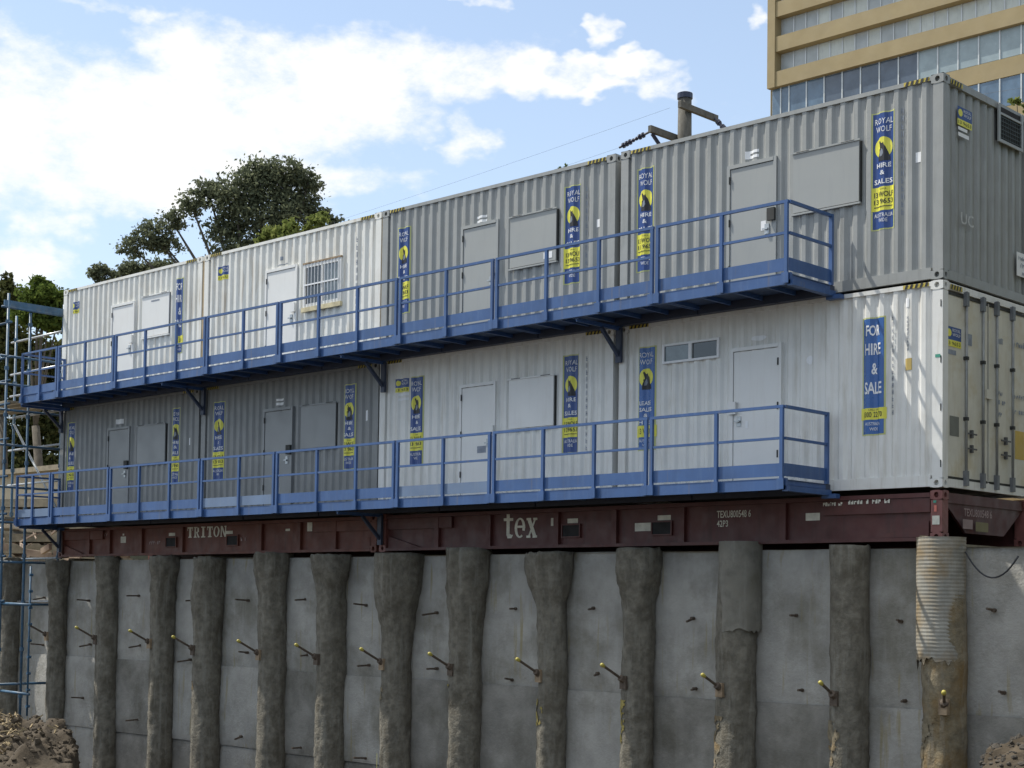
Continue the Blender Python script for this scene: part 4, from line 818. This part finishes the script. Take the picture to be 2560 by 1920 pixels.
# ------------------------------------------------------------------ office tower at right
BX, BY, BZ = -71.2, 100.0, -.74
t = thing('office_tower', 'tan banded office tower with long rows of windows behind the containers', 'building', (BX, BY, BZ))
BW = 62
rows = []
def zz(v): return v - BZ
bands = [(70.4, 72.0), (67.2, 68.6), (63.9, 65.3), (60.7, 62.1), (57.4, 58.9), (54.2, 55.55), (52.36, 53.7), (49.15, 50.55), (45.9, 47.3), (41.85, 43.4), (37.6, 39.3), (33.4, 35.1), (29.2, 30.9), (25.0, 26.7)]
bands = [(52.36 + 3.24*k, 53.75 + 3.24*k) for k in range(7, 0, -1)] + [(52.36, 53.75), (49.12, 50.52), (45.88, 47.28), (41.85, 43.40), (37.9, 39.4), (33.9, 35.4), (29.9, 31.4)]
MB().box(1.2, BW, .9, 22, 0, zz(76)).build('core', M_SOFFIT, t)
MB().box(0.0, BW, -.0, .9, zz(76), zz(77.6)).build('parapet', M_TAN, t)
MB().box(0.0, .82, -.55, 22, zz(45.85), zz(76)).build('corner_pier', M_TAN, t); MB().box(0, .10, .02, 22, 0, zz(45.8)).build('corner_pier', M_TAN, t)
for k, (z0, z1) in enumerate(bands):
    recess = z0 > 44
    MB().box(.83 if recess else .11, BW, -.45 if recess else -.05, .88, zz(z0), zz(z1)).build('spandrel_band', M_TAN, t)
rb = random.Random(5)
edges = [(bands[k+1][1], bands[k][0]) for k in range(len(bands)-1)]
for z0, z1 in edges:
    recess = z0 > 46; vis = z0 > 36 and z0 < 56
    wb_ = MB().box(.84 if recess else .12, BW, .45 if recess else .1, .5 if recess else .15, zz(z0), zz(z1)).build('window_band', M_MULL, t)
    step = 1.30 if recess else 1.86; x = 1.0 if recess else .2; kk = 0
    if not recess: xs_ = [.2, 1.15] + [2.05 + 1.86*q for q in range(32)]
    else: xs_ = [1.0 + 1.28*q for q in range(47)]
    if z0 < 34 or z0 > 60: xs_ = xs_[::4]
    for i in range(len(xs_)-1):
        xa, xb = xs_[i] + .06, xs_[i+1] - .06
        if recess: mm = rb.choices(M_CURT, (5, 4, 1.2))[0]
        else:
            u = i / 14; mm = M_TILEG[0] if i < 4 else (M_TILEG[1] if i < 9 else (M_TILEG[2] if i < 15 and z0 > 42 else M_TILEG[0]))
        y = .445 if recess else .06
        MB().box(xa, xb, y - .03, y, zz(z0) + .06, zz(z1) - .06).build('pane', mm, wb_)
        MB().box(xb + .0, xb + .12, y - .10, y - .0, zz(z0) + .02, zz(z1) - .02).build('mullion', M_MULL, wb_)

# ------------------------------------------------------------------ trees
def leaves(b, blobs, n, size, rr, flat=.0):
    tot = sum((a[3]*a[4]*a[5]) ** .66 for a in blobs)
    for cx, cy, cz, rx, ry, rz in blobs:
        c = int(n * ((rx*ry*rz) ** .66) / tot)
        # sub-clumps give an uneven outline with gaps
        ncl = max(6, int(c / 15)); cl = []
        for _ in range(ncl):
            d = Vector((rr.gauss(0, 1), rr.gauss(0, 1), rr.gauss(0, 1))).normalized() * (rr.random() ** .45)
            cl.append((Vector((cx + d.x*rx, cy + d.y*ry, cz + d.z*rz)), rr.uniform(.16, .50) * (rx*ry*rz) ** .333))
        for _ in range(c):
            o, s = rr.choice(cl); d = Vector((rr.gauss(0, .6), rr.gauss(0, .6), rr.gauss(0, .45))); p = o + d * s
            a = Vector((rr.gauss(0, 1), rr.gauss(0, 1), rr.gauss(0, .8) - .3)).normalized(); w = a.cross(Vector((rr.gauss(0, 1), rr.gauss(0, 1), rr.gauss(0, 1)))).normalized()
            L = size * rr.uniform(.55, 1.35); a = a * L; w = w * L * .24; i = len(b.v)
            b.v += [tuple(p - a*.5), tuple(p + w), tuple(p + a*.5), tuple(p - w)]; b.f.append((i, i+1, i+2, i+3))
def tree(label, base, rz, unit, centre, blobs, n, size, lm, trunk, seed, group=None, name='tree', cat='tree'):
    rr = random.Random(seed); t = thing(name, label, cat, base, group, rz)
    bl = [((a - centre[0])*unit, dy, (centre[1] - c)*unit + centre[2], rx*unit, (rx*.8)*unit, rz_*unit) for a, c, rx, rz_, dy in blobs]
    b = MB(); leaves(b, bl, n, size, rr); b.build('crown', lm, t, fix=False)
    b = MB(); H = centre[2]; tr = trunk
    fork = Vector((rr.uniform(-.3, .3), 0, H * .55)); b.tube([(0, 0, 0), (.05, 0, H*.3), fork], [tr, tr*.85, tr*.7], 10)
    for cx, cy, cz, rx, ry, rz_ in bl:
        e = Vector((cx, cy, cz)); mid = fork.lerp(e, .5) + Vector((0, 0, rr.uniform(-.2, .5))); b.tube([fork, mid, e], [tr*.42, tr*.25, tr*.08], 7)
    b.build('trunk', M_BARK, t, True)
    return t
RZ = math.atan2(.6924, .7214)
tree('large dark eucalypt rising behind the white containers', (-52.07, 28, -.74), RZ, .0197, (640, 520, 18.4),
     [(655, 470, 78, 62, 0), (735, 480, 60, 58, .5), (590, 500, 62, 62, -.4), (690, 560, 100, 70, 0), (565, 565, 55, 62, .3), (520, 478, 34, 40, 0), (480, 515, 42, 34, -.3), (795, 535, 36, 42, .2), (845, 565, 26, 26, 0), (430, 555, 40, 26, 0), (385, 590, 50, 34, 0), (335, 625, 36, 28, 0), (410, 612, 46, 22, .3), (640, 630, 100, 40, 0), (700, 425, 66, 32, 0), (640, 430, 40, 32, 0), (770, 450, 40, 30, 0)], 25000, .22, L_DARK, .42, 21)
tree('small dark tree just showing over the leftmost white container', (-61.2, 24.93, -.74), RZ, .0207, (250, 690, 15.8), [(245, 685, 26, 26, 0), (262, 668, 9, 12, .2), (290, 690, 26, 16, .2), (340, 680, 52, 20, 0), (400, 668, 46, 16, 0)], 4500, .22, L_DARK, .2, 22)
tree('bright green sapling behind the white containers under the large eucalypt', (-30.47, 13.09, -.74), RZ, .013, (705, 580, 11.1), [(700, 590, 44, 26, 0), (720, 562, 22, 22, .2), (668, 604, 28, 18, 0)], 1300, .20, L_LIME, .1, 23, 'saplings behind the white containers')
tree('bright green sapling behind the white containers nearest the grey ones', (-29.62, 13.89, -.74), RZ, .013, (795, 555, 11.44), [(795, 556, 26, 20, 0), (806, 538, 14, 14, .2), (770, 575, 14, 12, 0)], 800, .18, L_LIME, .08, 24, 'saplings behind the white containers')
tree('tall narrow dark tree at the left edge', (-48.0, 12.87, -.74), RZ, .0161, (20, 720, 11.5), [(18, 702, 24, 26, 0), (14, 740, 40, 30, 0), (22, 790, 30, 34, 0), (40, 740, 20, 18, 0), (10, 850, 50, 40, 0), (20, 950, 55, 60, 0), (-40, 800, 60, 80, 0)], 11000, .21, L_BROWN, .22, 25)
tree('rounded olive green tree left of the white container', (-43.3, 11.88, -.74), RZ, .015, (110, 760, 10.1), [(110, 745, 58, 36, 0), (90, 705, 16, 24, 0), (108, 712, 22, 18, 0), (70, 785, 48, 22, 0), (140, 780, 44, 40, .3), (120, 800, 50, 22, 0)], 8500, .20, L_OLIVE, .2, 26)
tree('dense dull green tree behind the scaffold', (-49.2, 14.6, -.74), RZ, .0166, (80, 900, 8.95), [(90, 880, 72, 46, 0), (130, 950, 70, 60, 0), (60, 980, 70, 60, 0), (110, 1040, 80, 50, 0), (170, 900, 50, 60, 0), (40, 850, 50, 50, 0), (20, 1100, 80, 60, 0), (150, 1080, 70, 60, 0), (60, 1180, 110, 60, 0), (160, 1180, 90, 60, 0)], 17000, .25, L_BROWN, .25, 27)
tree('lime green shrub spilling over the far roof edge at right', (-2.3, 7.3, -.74), RZ, .0067, (2530, 262, 7.75), [(2495, 247, 18, 9, 0), (2525, 262, 26, 10, .0), (2560, 275, 30, 16, 0), (2600, 290, 40, 40, .3), (2570, 340, 34, 60, .4)], 1500, .10, L_LIME, .07, 28)
BL = [(0, 0, 120, 150, 0), (-70, -60, 100, 100, -.6), (90, -50, 110, 120, .5), (10, -150, 110, 90, 0), (-40, 110, 120, 110, -.8), (100, 110, 120, 110, .6), (150, 0, 110, 130, 1.2)]  # crown lobes of three unseen trees added to darken the container end faces
tree('added unseen olive tree shading the right end of the containers', (6.2, 4.4, -.74), RZ, .021, (0, 0, 4.4), BL, 6500, .45, L_OLIVE, .16, 31, 'added unseen shade trees beyond the right edge')
tree('added tall unseen tree behind the first one, shading the container ends', (6.8, 10.0, -.74), RZ, .026, (0, 0, 5.4), BL, 6500, .55, L_OLIVE, .2, 32, 'added unseen shade trees beyond the right edge')
tree('added broad unseen tree over the pit corner, shading the container ends', (9.2, .6, -.74), RZ, .023, (0, 0, 4.6), BL, 6500, .5, L_OLIVE, .18, 33, 'added unseen shade trees beyond the right edge')
tree('small tuft of weeds on the roof edge of the grey container', (-9.2, 3.2, -.74), RZ, .008, (925, 540, 7.1), [(912, 541, 6, 8, 0), (927, 538, 6, 9, 0)], 90, .06, L_OLIVE, .02, 29, None, 'weed_tuft', 'plant')
